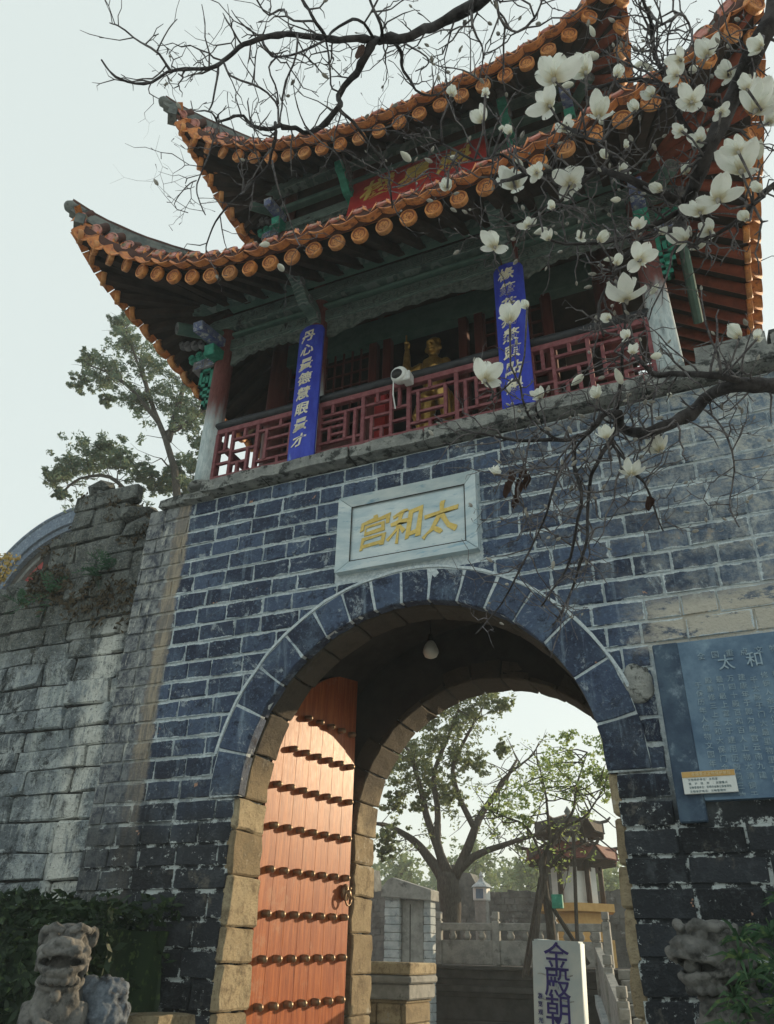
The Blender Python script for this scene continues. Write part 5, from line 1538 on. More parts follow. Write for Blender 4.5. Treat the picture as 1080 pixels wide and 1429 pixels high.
# standing sign rock
sy = 4.7
a, b = P(743, 1310, sy), P(811, 1309, sy)
sg = thing('standing_sign', 'pale upright painted sign rock with large indigo characters standing beyond the arch', 'sign', (a.x, sy, 0), radians(-6))
W_ = b.x - a.x; H_ = a.z
bm = B(); box(bm, (0, 0, 0), (W_, .22, H_)); bmesh.ops.subdivide_edges(bm, edges=bm.edges[:], cuts=4)
bmesh.ops.bevel(bm, geom=[e for e in bm.edges if e.is_manifold and e.calc_face_angle(0) > .5], offset=.02, segments=2, affect='EDGES')
roughen(bm, .010, 3, 4)
obj('slab', bm, M['sign_white'], sg, True)
sg.rotation_euler.y = radians(2.4); sg.location.x -= .085
cz = [P(777, y, sy).z for y in (1333, 1369, 1407)]
for ch, z in zip('金殿朝', cz):
    inst('character', text_mesh('character', ch, .34, .006, M['ink_blue'], bold=.004), TRS((W_ * .52, -.012, z)), sg)
inst('character', text_mesh('character', '聖', .36, .006, M['ink_blue'], bold=.022), TRS((W_ * .52, -.012, cz[2] - .40)), sg)
for k, ch in enumerate('游览观光敬'):
    inst('side_character', text_mesh('side_character', ch, .062, .004, M['ink_blue'], bold=.01), TRS((W_ * .15, -.012, cz[2] + .13 - k * .085)), sg)
for z in (cz[0] - .20, cz[1] - .19):
    bm = B(); tube(bm, [(W_ * .12 + W_ * .72 * k / 9, -.012, z + .008 * sin(k * 2.3)) for k in range(10)], .006, 4); obj('seam', bm, M['pale_brick'], sg)

# small stone doorway on the left
dy = 12.4
X = lambda px: P(px, 1280, dy).x
Z = lambda py, px=565: P(px, py, dy).z
dw = thing('stone_doorway', 'small grey stone doorway with whitewashed brick piers beyond the arch', 'doorway', (0, dy, 0))
for x0, x1 in ((539, 560), (592, 602)):
    z = 0; k = 0
    while z < Z(1252) - .02:
        h = .17; bm = B(); box(bm, (X(x0) + (.01 if k % 2 else 0), -.12 if x0 == 539 else -.06, z + .004), (X(x1), .28, z + h - .004)); bevelled(bm, .012); obj('brick', bm, M['pale_brick'], dw); z += h; k += 1
bm = B(); box(bm, (X(561), -.0, 0), (X(591), .2, Z(1256))); bevelled(bm, .01); obj('door_slab', bm, M['grey_stone'], dw)
bm = B(); box(bm, (X(572), -.012, .3), (X(573), .0, Z(1262))); obj('door_seam', bm, M['dark_stone'], dw)
bm = B(); prism(bm, [(X(536), Z(1252)), (X(606), Z(1258)), (X(606), Z(1243)), (X(560), Z(1228)), (X(552), Z(1225)), (X(545), Z(1228)), (X(536), Z(1240))], -.22, .34, XZ); bmesh.ops.recalc_face_normals(bm, faces=bm.faces[:]); bevelled(bm, .015); obj('lintel', bm, M['grey_stone'], dw)

# old court wall behind
wy = 24.5
cw = thing('court_wall', 'ruinous dark rubble wall with broken merlons behind the courtyard trees', 'wall', (0, wy, 0))
wz = P(700, 1246, wy).z
rng = random.Random(5)
bm = B(); x = -20
poly = [(-20, 0)]
while x < 6:
    z = wz + rng.uniform(-.1, .12) + (.9 if int(x / 1.3) % 3 == 0 else 0) * rng.uniform(.6, 1)
    poly += [(x, z), (x + rng.uniform(.35, .5), z + rng.uniform(-.12, .1))]; x += rng.uniform(.5, .9)
poly += [(6, wz), (6, 0)]
prism(bm, poly, 0, .8, XZ); bmesh.ops.recalc_face_normals(bm, faces=bm.faces[:])
obj('wall_core', bm, M['court_rubble'], cw)
bm = B(); z = 1.2
while z < wz - .1:
    x = -14
    h = rng.uniform(.17, .24)
    while x < 3:
        L = rng.uniform(.25, .5); d = rng.uniform(.0, .06)
        box(bm, (x + .012, -d, z + .012), (x + L - .012, .05, z + h - .012)); x += L
    z += h
o = obj('stone', bm, M['court_rubble'], cw); o['kind'] = 'stuff'
# white lantern shrine on the wall line
sx_ = P(672, 1246, 22)
sl = thing('stone_lantern', 'small blue white stone lantern with a pointed cap standing before the court wall', 'lantern', (sx_.x, 22, 0))
bm = B(); box(bm, (-.2, -.2, 0), (.2, .2, sx_.z - .25)); bevelled(bm, .02); obj('shaft', bm, M['grey_stone'], sl)
zb = sx_.z - .25
bm = B(); box(bm, (-.24, -.24, zb), (.24, .24, zb + .42)); bevelled(bm, .03); obj('lamp_box', bm, M['white_paint'], sl)
bm = B(); box(bm, (-.13, -.246, zb + .06), (.13, -.2, zb + .36)); obj('lamp_opening', bm, M['slate'], sl)
bm = B(); lathe(bm, [(.38, zb + .42), (.30, zb + .50), (.14, zb + .60), (.07, zb + .72), (.09, zb + .78), (.004, zb + .95)], 8); obj('cap', bm, M['pale_brick'], sl)

# hexagonal pagoda
py_ = 19.0
pc = P(806, 1290, py_)
pg = thing('hexagonal_pagoda', 'small white walled hexagonal pagoda with red double eaves and an ochre base', 'pagoda', (pc.x, py_, 0), radians(12))
zz = lambda y: P(806, y, py_).z
def hexring(bm, prof, mi=0, n=6, lift=0.0):
    rings = []
    for r, z in prof:
        ring = []
        for k in range(n * 4):
            a = 2 * pi * k / (n * 4); f = (k % 4) / 4; rr = r * cos(pi / n) / cos(((a + pi / n) % (2 * pi / n)) - pi / n)
            up = lift * (abs(f - .5) * 2) ** 3 * (r / prof[0][0]) ** 2 if lift else 0
            ring.append(bm.verts.new((rr * cos(a), rr * sin(a), z + up)))
        rings.append(ring)
    for a, b in zip(rings, rings[1:]):
        m = len(a)
        for k in range(m): bm.faces.new((a[k], a[(k + 1) % m], b[(k + 1) % m], b[k])).material_index = mi
    bm.faces.new(rings[0][::-1]); bm.faces.new(rings[-1])
bm = B(); hexring(bm, [(1.12, 0), (1.12, zz(1312)), (.95, zz(1311)), (.95, zz(1276)), (1.22, zz(1274)), (1.22, zz(1263))]); obj('base', bm, M['ochre'], pg)
RW = .74
bm = B(); hexring(bm, [(RW, zz(1264)), (RW, zz(1200))]); obj('wall', bm, M['white_paint'], pg)
for k in range(6):
    a = 2 * pi * k / 6
    bm = B(); tube(bm, [((RW + .05) * cos(a), (RW + .05) * sin(a), zz(1264)), ((RW + .05) * cos(a), (RW + .05) * sin(a), zz(1200))], .075, 8); obj('column', bm, M['dark_wood'], pg, True)
    a2 = a + pi / 6; r2 = RW * cos(pi / 6) + .012
    bm = B(); box(bm, (-.02, -.012, zz(1262)), (.02, .012, zz(1216)), Matrix.Translation((r2 * cos(a2), r2 * sin(a2), 0)) @ Matrix.Rotation(a2 + pi / 2, 4, 'Z')); obj('glazing_bar', bm, M['dark_wood'], pg)
    bm = B(); box(bm, (-.36, -.02, zz(1218)), (.36, .02, zz(1206)), Matrix.Translation((r2 * cos(a2), r2 * sin(a2), 0)) @ Matrix.Rotation(a2 + pi / 2, 4, 'Z')); obj('frieze', bm, M['dark_wood'], pg)
def pag_roof(name, re, ze, ri_, zi, mat, drop):
    bm = B(); h = zi - ze
    hexring(bm, [(re, ze), (re * 1.01, ze + .035), (re * .8, ze + h * .22), (re * .62, ze + h * .5), (ri_, zi)], lift=.42)
    r = obj(name, bm, mat, pg)
    bm = B(); hexring(bm, [(re * .98, ze - .01), (ri_ * .95, ze - drop), (ri_ * .95, ze + .02)], lift=.42); obj('soffit', bm, M['dark_wood'], r)
    for k in range(6):
        a = 2 * pi * k / 6; bm = B()
        pts = [Vector((rr * cos(a), rr * sin(a), z + up)) for rr, z, up in ((re * 1.07, ze + .06, .50), (re * .97, ze + .05, .40), (re * .8, ze + h * .22 + .03, .26), (re * .62, ze + h * .5 + .03, .14), (ri_, zi + .03, .04))]
        tube(bm, pts, [.03, .05, .05, .05, .05], 6); obj('hip_ridge', bm, M['roof_dark'], r, True)
    return r
lr = pag_roof('lower_roof', 1.52, zz(1206), .62, zz(1178), M['pagoda_red'], .16)
bm = B(); hexring(bm, [(.60, zz(1182)), (.60, zz(1166))]); obj('upper_wall', bm, M['white_paint'], pg)
for k in range(6):
    a = 2 * pi * k / 6; bm = B(); tube(bm, [(.63 * cos(a), .63 * sin(a), zz(1182)), (.63 * cos(a), .63 * sin(a), zz(1166))], .05, 6); obj('column', bm, M['dark_wood'], pg)
ur = pag_roof('upper_roof', 1.18, zz(1168), .12, zz(1142), M['roof_dark'], .12)
bm = B(); lathe(bm, [(.12, zz(1144)), (.15, zz(1140)), (.07, zz(1136)), (.11, zz(1132)), (.004, zz(1124))], 10); obj('finial', bm, M['ridge'], ur, True)

# ------------------------------------------------------------------ courtyard trees
rng = random.Random(77)
def court_tree(name, label, base_px, y, limbs, leaves, leaf_m, bark='bark', lsize=.065, nleaf=20, dens=1.0, tw=14, droop=0.0):
    b0 = P(base_px[0], base_px[1], y); limbs = [(q, w0 * .72, w1 * .72) for q, w0, w1 in limbs]
    t = thing(name, label, 'tree', (b0.x, y, 0)); off = -Vector((b0.x, y, 0)); wd = B(); fol = B()
    sc = 1076 / (ROT.transposed() @ (b0 - CAM)).z
    for pts, w0, w1 in limbs:
        pp = [P(q[0], q[1], y + (q[2] if len(q) > 2 else 0)) + off for q in pts]
        path = limb(wd, pp, w0 / sc / 2, w1 / sc / 2, 10)
        if w1 < 6:
            for e in twigs(wd, path, tw, 1.1, rng, .018, .15, .35):
                if rng.random() < .30 * dens: leafy(fol, e, .2, 14, lsize, rng, asp=1.9, droop=droop)
    obj('trunk', wd, M[bark], t, True)
    for px, py, dy_, r in leaves:
        c = P(px, py, y + dy_) + off; rr = r / sc
        clumps(fol, c, rr, int(dens * (10 + r / 1.3)), nleaf, lsize, rng, flat=.9, asp=1.9, droop=droop)
    obj('crown', fol, M[leaf_m], t)
    return t
court_tree('gnarled_tree', 'gnarled dark tree with several spreading limbs behind the terrace balustrade', (629, 1290), 16.5,
    [([(632, 1330), (630, 1285), (629, 1250), (628, 1222)], 40, 44),
     ([(622, 1232), (605, 1205), (590, 1185), (572, 1170), (548, 1155), (525, 1150, -.6)], 24, 7),
     ([(624, 1226), (612, 1185), (596, 1140), (588, 1105), (575, 1060), (560, 1035, .5)], 20, 5),
     ([(630, 1224), (612, 1180), (611, 1130), (606, 1080), (625, 1030), (640, 990, -.5)], 17, 5),
     ([(634, 1224), (650, 1190), (662, 1158), (675, 1130, .4), (700, 1095, .6), (722, 1060, 1)], 22, 5),
     ([(640, 1215), (662, 1195), (695, 1182), (725, 1172), (762, 1160)], 17, 5),
     ([(662, 1155), (640, 1110), (632, 1070), (650, 1030), (672, 990, .5)], 13, 4),
     ([(690, 1110), (700, 1090), (720, 1072), (745, 1052)], 8, 3)],
    [(562, 1085, 0, 30), (585, 1050, 0, 34), (610, 1020, 0, 34), (640, 1000, 0, 42), (668, 975, 0, 38), (690, 960, 0, 28), (700, 985, 0, 18), (552, 1120, 0, 22), (540, 1165, -.5, 20), (535, 1185, -.5, 14), (640, 1055, 0, 30), (665, 1065, 0, 22),
     (600, 1085, 0, 30), (625, 1110, 0, 24), (560, 1050, .5, 22), (650, 955, 0, 24), (610, 985, 0, 20), (700, 1045, 0, 14), (590, 1120, 0, 16)], 'tree_leaf', dens=1.35, nleaf=26, lsize=.062, droop=.4)
t2 = court_tree('propped_tree', 'slim leaning tree with thin bright leaves held up by timber props', (768, 1290), 11.5,
    [([(772, 1330), (768, 1285), (760, 1240), (757, 1205), (770, 1175), (790, 1150)], 19, 9),
     ([(760, 1210), (745, 1170), (730, 1150), (705, 1140), (680, 1130)], 7, 2),
     ([(768, 1180), (765, 1140), (760, 1100), (750, 1060)], 7, 2),
     ([(785, 1155), (800, 1130), (805, 1095), (820, 1050)], 7, 2),
     ([(785, 1155), (815, 1140), (830, 1120), (845, 1095)], 6, 2),
     ([(760, 1215), (785, 1190), (812, 1178), (835, 1170)], 7, 2)],
    [(760, 1085, 0, 34), (785, 1065, 0, 30), (735, 1105, 0, 28), (710, 1130, 0, 26), (690, 1135, 0, 18), (800, 1110, 0, 28), (825, 1075, 0, 26), (835, 1040, 0, 22), (840, 990, .4, 18), (838, 1085, 0, 18), (735, 1145, 0, 14), (790, 1030, 0, 16), (845, 1100, 0, 20)],
    'light_leaf', lsize=.046, nleaf=14, dens=1.0, tw=12)
for k, (a, b, w) in enumerate((((748, 1325), (758, 1196), .045), ((742, 1322), (770, 1180), .05), ((806, 1325), (800, 1160), .04), ((800, 1312), (752, 1236), .045), ((736, 1330), (754, 1225), .04))):
    bm = B(); pa_, pb_ = P(a[0], a[1], 10.9 + .25 * k), P(b[0], b[1], 11.4)
    pa_ = pa_ + (pa_ - pb_).normalized() * .5
    tube(bm, [pa_, pb_], w, 7)
    o = obj('timber_prop', bm, M['bark'])
    tag(o, ['slim grey pole propping the leaning tree, upright at its left', 'slanting grey pole crossing in front of the leaning trunk', 'tall thin pole standing before the pagoda wall', 'short diagonal pole leaning left toward the trunk', 'leftmost pole under the fork of the leaning tree'][k], 'prop', 'timber props under the leaning tree')
bx = P(778, 1258, 11.2)
gb = thing('green_box', 'small green box strapped to the trunk of the propped tree', 'box', bx)
bm = B(); box(bm, (-.11, -.06, -.13), (.11, .06, .13)); bevelled(bm, .01); obj('case', bm, M['jade'], gb)
bm = B(); tube(bm, [(.12 * cos(t), .07 + .12 * sin(t), .05) for t in [2 * pi * k / 10 for k in range(11)]], .01, 4); obj('strap', bm, M['black'], gb)

# wooded slope far behind
bm = B()
rng = random.Random(15)
hy = 60
for k in range(26):
    px = 380 + k * 26; c = P(px, 1232 + rng.uniform(-14, 10), hy + rng.uniform(-6, 10))
    for _ in range(10): clumps(bm, c + Vector((rng.gauss(0, 1.2), rng.gauss(0, 1), -rng.uniform(-.8, 4))), 2.0, 7, 12, .30, rng)
tag(obj('far_wood', bm, M['far_leaf']), 'pale green wooded slope far beyond the court wall', 'wood', kind='stuff')
bm = B()
pts_t = []
for k in range(60):
    x = -90 + k * 3.0; pts_t.append((x, 4.2 + 1.0 * noise.noise(Vector((x * .12, 0, 0)))))
prism(bm, [(-90, -.5)] + pts_t + [(pts_t[-1][0], -.5)], 66, 120, XZ); bmesh.ops.recalc_face_normals(bm, faces=bm.faces[:])
tag(obj('hill', bm, M['far_leaf']), kind='structure')
for (px, py, r, lab) in ((560, 1212, 22, 'rounded pale green tree above the court wall left of the gnarled trunk'), (662, 1203, 26, 'yellow green tree right behind the gnarled trunk above the wall'), (735, 1212, 20, 'rounded pale tree between the gnarled trunk and the pagoda'), (842, 1235, 18, 'small tree right of the pagoda wall')):
    y = 44; c = P(px, py, y); t = thing('distant_tree', lab, 'tree', (c.x, y, 0), 0, 'trees beyond the court wall')
    bm = B(); tube(bm, [(0, 0, 0), (.1, 0, c.z * .6), (0, 0, c.z)], [.25, .18, .08], 7); obj('trunk', bm, M['bark'], t)
    bm = B(); rr = r / 24
    clumps(bm, (0, 0, c.z), rr * 1.3, 90, 16, .16, rng); clumps(bm, (0, 0, c.z - rr), rr * 1.5, 70, 14, .16, rng)
    obj('crown', bm, M['far_leaf'], t)
# ------------------------------------------------------------------ magnolia in the foreground
rng = random.Random(2024)
root_p = Vector((6.3, -4.6, 0))
mag = thing('magnolia_tree', 'leafless magnolia with white blossoms and furry buds reaching in from the right', 'tree', root_p)
mo = -root_p
limbs_bm, twig_bm = B(), B()
seeds = []                                             # (point, direction) along limbs where twigs may start
def mlimb(pts, d, w0, w1, seed=True, n=8, dd=0.0, dens=1.0):
    """pts in picture measure at distance d (m) from the camera; the depth wanders along the limb"""
    ctrl = []
    for i, q in enumerate(pts):
        t = i / max(1, len(pts) - 1)
        ctrl.append(A(q[0], q[1], d + dd * t + .10 * sin(i * 1.9 + d * 7)))
    path = smooth_path(ctrl, .045) if len(ctrl) > 2 else ctrl
    m = len(path); px = d / F_PX * .80
    rad = []
    for i, p in enumerate(path):
        t = i / max(1, m - 1); k = 1 + .16 * noise.noise(p * 14) + (.28 if rng.random() < .12 else 0)
        rad.append(max(.0016, (w0 + (w1 - w0) * t) * px / 2 * k))
    path = [p + noise.noise_vector(p * 9) * min(.012, r * 1.2) for p, r in zip(path, rad)]
    bm_ = limbs_bm if w0 >= 5 else twig_bm
    tube(bm_, [p + mo for p in path], rad, n if w0 > 5 else 5)
    if seed:
        for i in range(1, m - 1):
            seeds.append((path[i], (path[i + 1] - path[i - 1]).normalized(), rad[i], dens))
    return path, rad
tips = []
def grow(p, d, r, nseg, L, gen=0):
    pts, rad = [p], [r]
    sgn = rng.choice((-1, 1))
    axis = d.cross(Vector((rng.gauss(0, 1), rng.gauss(0, 1), rng.gauss(0, 1)))).normalized()
    for k in range(nseg):
        d = Quaternion(axis, sgn * radians(rng.uniform(12, 48))) @ d; sgn = -sgn
        d = (d + Vector((rng.gauss(0, .16), rng.gauss(0, .16), rng.gauss(.05, .16)))).normalized()
        p = p + d * L * rng.uniform(.5, 1.4); pts.append(p); rad.append(r * (1 - .62 * (k + 1) / nseg) * (1.25 if rng.random() < .3 else 1))
        if gen < 2 and rng.random() < .34 and k < nseg - 1:
            d2 = Quaternion(axis, -sgn * radians(rng.uniform(35, 75))) @ d
            grow(p, d2, rad[-1] * .8, max(2, nseg - k - 2), L * .8, gen + 1)
        elif rng.random() < .25:                          # short spur
            d2 = (d + Vector((rng.gauss(0, .8), rng.gauss(0, .8), rng.gauss(0, .8)))).normalized()
            tube(twig_bm, [p + mo, p + d2 * .022 + mo], [rad[-1], .0016], 4)
            if rng.random() < .35: tips.append((p + d2 * .022, d2, .6))
    tube(twig_bm, [q + mo for q in pts], rad, 4)
    tips.append((p, d, 1.0))

# stem from the ground to where the limbs enter the picture
e1, e2 = A(1105, -60, 2.9), A(1150, 540, 2.9)
crotch = Vector((5.9, -4.5, 2.4))
tube(limbs_bm, [root_p + mo, Vector((6.25, -4.58, .8)) + mo, Vector((6.05, -4.5, 1.7)) + mo, crotch + mo], [.19, .16, .14, .12], 12)
def joinup(a, b, r0, r1, sag):
    path = smooth_path([a, a.lerp(b, .35) + Vector((0, 0, sag)), a.lerp(b, .7) + Vector((0, 0, sag * .6)), b], .12)
    tube(limbs_bm, [p + mo for p in path], [r0 + (r1 - r0) * i / (len(path) - 1) for i in range(len(path))], 10)
joinup(crotch, e1, .11, .052, .15)
joinup(crotch, e2, .10, .030, .05)
mlimb([(1105, -60), (1080, 22), (1058, 65), (1036, 108), (1010, 160), (985, 214), (968, 262), (955, 300), (940, 330)], 2.9, 31, 17, dens=.6)
mlimb([(960, 284), (926, 270), (873, 250), (830, 238), (767, 241), (738, 243), (700, 252)], 2.9, 14, 5, dd=-.1, dens=1.5)
mlimb([(958, 290), (926, 308), (892, 322), (849, 337), (800, 340), (760, 332)], 2.95, 10, 4, dd=.2, dens=1.3)
mlimb([(1120, 235), (1075, 264), (1056, 281), (1032, 305), (1000, 327), (960, 345)], 2.8, 9, 5)
mlimb([(1012, 158), (985, 140), (950, 130), (915, 118), (880, 110), (850, 118), (815, 125)], 2.85, 11, 4, dd=.2, dens=1.6)
mlimb([(990, 205), (960, 180), (930, 120), (915, 70), (905, 20), (890, -20)], 3.0, 10, 4, dens=1.5)
mlimb([(940, 325), (905, 330), (870, 360), (850, 395), (835, 430), (842, 470)], 2.9, 9, 4, dens=1.2)
mlimb([(870, 250), (850, 215), (820, 195), (790, 180), (770, 185)], 2.8, 8, 4, dens=1.3)
mlimb([(735, 244), (700, 215), (665, 225), (635, 210), (612, 200), (590, 205)], 2.75, 5, 3, dens=1.2)
mlimb([(830, 240), (790, 275), (760, 290), (735, 310), (700, 345), (665, 330)], 2.8, 6, 3, dens=1.5)
mlimb([(1180, 540), (1080, 541), (1027, 537), (990, 553), (966, 578), (925, 596), (893, 602), (868, 596), (860, 578)], 2.9, 24, 15, dens=.5)
mlimb([(1090, 540), (1050, 534), (1007, 527), (945, 521), (917, 525), (900, 512), (884, 492), (872, 470)], 2.85, 13, 6)
mlimb([(862, 580), (843, 578), (823, 602), (778, 614), (721, 614), (672, 605), (640, 598)], 2.9, 11, 3, dd=.1, dens=1.8)
mlimb([(860, 578), (852, 618), (835, 643), (823, 675), (819, 724), (817, 761), (803, 806), (787, 847), (772, 872)], 2.85, 8, 3, dens=1.3)
mlimb([(799, 613), (803, 651), (811, 692), (803, 741), (791, 790), (766, 830), (756, 845)], 2.8, 7, 3, dens=1.3)
mlimb([(822, 604), (790, 640), (774, 676), (762, 720), (750, 745), (730, 785), (713, 818), (697, 847), (664, 884)], 2.75, 5, 2.4, dens=1.2)
mlimb([(850, 605), (856, 622), (884, 655), (905, 684), (913, 708), (925, 741)], 2.9, 6, 2.5)
mlimb([(980, 570), (1007, 594), (1023, 635), (1023, 671), (1019, 708), (1032, 735)], 2.95, 4, 2.2)
mlimb([(862, 572), (868, 525), (868, 492), (872, 450), (868, 400), (850, 372)], 2.85, 6, 3, dens=1.3)
mlimb([(778, 614), (745, 590), (730, 560), (722, 530), (700, 545), (680, 560)], 2.75, 5, 2.5)
mlimb([(740, 614), (730, 660), (722, 690), (735, 720), (720, 755)], 2.85, 4, 2.2, dens=1.5)
mlimb([(800, 612), (770, 650), (740, 655), (705, 660), (690, 690)], 2.8, 4, 2.2, dens=1.4)
# the limb across the top
mlimb([(740, -55), (690, -12), (655, 10), (610, 32), (575, 48), (545, 55), (523, 57)], 3.1, 17, 12, dens=.35)
joinup(crotch + Vector((0, 0, .0)), A(760, -70, 3.1), .08, .022, 1.2)
def sky(pts, w0, w1, dens=.42, d=3.1): mlimb(pts, d, w0 * .85, w1 * .85, dens=dens)
sky([(525, 56), (508, 80), (490, 108), (475, 132), (472, 152), (452, 176), (430, 183), (408, 178), (392, 174)], 13, 8)
sky([(392, 176), (365, 181), (350, 172), (337, 160), (320, 167), (303, 171)], 8, 4)
sky([(337, 160), (331, 145), (328, 132)], 3, 1.6)
sky([(303, 172), (292, 155), (270, 155), (266, 141)], 4, 1.8)
sky([(384, 172), (383, 195), (376, 228), (350, 256), (330, 275), (307, 300), (290, 335), (287, 352)], 6, 2.4)
sky([(304, 172), (298, 198), (284, 235), (274, 258), (280, 285), (287, 300)], 4, 2.2)
sky([(274, 252), (258, 262), (243, 288), (262, 297)], 2.6, 1.5)
sky([(380, 225), (388, 262), (402, 300), (412, 330), (420, 345)], 4, 1.8)
sky([(523, 55), (490, 56), (455, 55), (415, 48), (365, 52), (337, 62), (318, 80), (303, 91), (290, 95), (238, 98), (205, 118), (165, 108), (147, 92), (142, 84)], 12, 2.6)
sky([(238, 98), (218, 72), (190, 55), (170, 38), (153, 32)], 5, 2)
sky([(218, 72), (232, 45), (247, 27)], 3, 1.6)
sky([(304, 92), (300, 128), (291, 155)], 4, 3)
sky([(210, 118), (208, 130), (222, 138)], 2.4, 1.4)
sky([(365, 52), (375, 72), (387, 80), (415, 75), (452, 57)], 5, 4)
sky([(455, 55), (440, 30), (425, 5), (408, -25)], 7, 4)
sky([(337, 62), (322, 38), (311, 18)], 4, 1.8)
sky([(360, 50), (335, 30), (323, 14)], 3, 1.6)
sky([(312, 88), (325, 108), (360, 120), (385, 142), (388, 172)], 4, 4)
sky([(415, 48), (412, 82), (400, 112), (394, 142), (390, 170)], 4, 3)
sky([(386, 80), (375, 96), (386, 122), (389, 145)], 3.4, 3)
sky([(455, 58), (461, 95), (463, 122), (478, 130)], 4, 2.6)
sky([(456, 72), (430, 78), (438, 92), (425, 97)], 2.6, 1.5)
sky([(440, 30), (405, 28), (395, 12), (372, 22), (355, -8)], 4, 3)
sky([(523, 55), (505, 30), (490, 28), (470, 38), (455, 55)], 6, 4)
sky([(535, 55), (530, 30), (520, 10), (512, -12)], 6, 4)
sky([(545, 55), (560, 70), (562, 95), (572, 112), (584, 128), (610, 132), (635, 110)], 7, 2.4)
sky([(560, 60), (590, 75), (598, 90), (580, 100)], 4, 2)
sky([(472, 150), (500, 182), (518, 205), (540, 235), (545, 262), (548, 290)], 6, 3, .7)
sky([(548, 262), (575, 255), (600, 235), (625, 240)], 3.4, 2, 1.0)
sky([(500, 182), (540, 178), (562, 160), (590, 172)], 3.4, 2, .8)
sky([(425, 178), (450, 200), (470, 215), (480, 235)], 3, 1.8)
sky([(655, 10), (662, 40), (675, 75), (668, 112)], 5, 2.4)
sky([(675, 75), (690, 70), (704, 62)], 2.6, 1.6)
sky([(668, 110), (645, 98), (610, 92), (590, 80)], 3, 1.8)
sky([(690, -10), (700, 30), (722, 45), (745, 25), (760, -10)], 5, 3)
sky([(900, 10), (925, 35), (945, 20), (960, 30), (965, 60), (945, 85), (920, 90)], 5, 3, 1.2, 3.0)
sky([(945, 85), (935, 110), (910, 118)], 3, 2, 1.2, 3.0)
sky([(1100, 110), (1075, 125), (1060, 160), (1072, 190)], 4, 2, 1.0, 2.9)

# side twigs, growing in all directions around the limbs
for (p, d, r, dens) in seeds:
    if rng.random() < (.85 if project(p)[0] < 600 and project(p)[1] < 330 else 1.9) * dens:
        s = d.cross(Vector((rng.gauss(0, 1), rng.gauss(0, 1), rng.gauss(0, 1)))).normalized()
        g = (s + d * rng.uniform(-.1, .8)).normalized()
        grow(p, g, min(r * .7, rng.uniform(.0028, .0050) if project(p)[0] > 600 else rng.uniform(.0024, .0040)), rng.randint(3, 7), rng.uniform(.026, .055), 0 if r < .012 else 0)
obj('branch', limbs_bm, M['mag_bark'], mag, True)
o = obj('twig', twig_bm, M['twig'], mag, True); o['kind'] = 'stuff'

# buds
bm = B(); lathe(bm, [(.002, -.001), (.0045, .002), (.0075, .009), (.0072, .017), (.0045, .026), (.0006, .032)], 8); BUD = mesh_of(bm, 'bud', M['bud'], True)
bm = B(); lathe(bm, [(.002, -.001), (.008, .004), (.013, .018), (.0125, .032), (.007, .048), (.0008, .058)], 10); BUDW = mesh_of(bm, 'bud', M['bud_white'], True)
def aim(d, roll=0.0): return Vector(d).to_track_quat('Z', 'Y').to_matrix().to_4x4() @ Matrix.Rotation(roll, 4, 'Z')
rng.shuffle(tips)
def inview(p):
    x, y, c = project(p); return -10 < x < 1090 and -10 < y < 1440 and c > 0
nb_ = 0
for p, d, w in tips:
    if not inview(p) or nb_ >= 270: continue
    x, y, c = project(p)
    up_left = x < 560 and y < 330
    if rng.random() < (.16 if up_left else .42):
        d2 = (d + Vector((0, 0, .35))).normalized(); white = (not up_left) and y < 560 and rng.random() < .16
        s = rng.uniform(.55, .95) * w * (1.15 if white else 1)
        inst('bud', BUDW if white else BUD, Matrix.Translation(p + mo) @ aim(d2) @ Matrix.Scale(s, 4), mag); nb_ += 1

# petals and blossoms
def petal(L, W, cup, seed):
    W *= 1.22
    r = random.Random(seed); bm = B(); nu, nv = 6, 4
    g = []
    for i in range(nu + 1):
        t = i / nu
        w = W * (sin(pi * min(1, .12 + .85 * t ** .95)) ** .8) * (1 if t < .96 else .45)
        row = []
        for j in range(nv + 1):
            v = -1 + 2 * j / nv
            row.append(bm.verts.new((w * v, L * (.20 * sin(pi * .72 * t) + cup * .30 * t * t) - .30 * W * (1 - v * v) * (.4 + t) + r.uniform(-1, 1) * .0012, L * t * (1 - .18 * cup * t) + r.uniform(-1, 1) * .001 - abs(v) * .004 * t)))
        g.append(row)
    for i in range(nu):
        for j in range(nv): bm.faces.new((g[i][j], g[i][j + 1], g[i + 1][j + 1], g[i + 1][j]))
    bmesh.ops.recalc_face_normals(bm, faces=bm.faces[:])
    return mesh_of(bm, 'petal', M['petal'], True)
PET = [petal(.096 * (1 + .06 * (k % 3)), .0235, c, k) for k, c in enumerate((.05, .25, .55, .95, .2, .6))]
bm = B(); lathe(bm, [(.003, -.016), (.006, -.008), (.009, .0), (.006, .008), (.005, .018), (.001, .026)], 8); CALYX = mesh_of(bm, 'blossom', M['bud'], True)
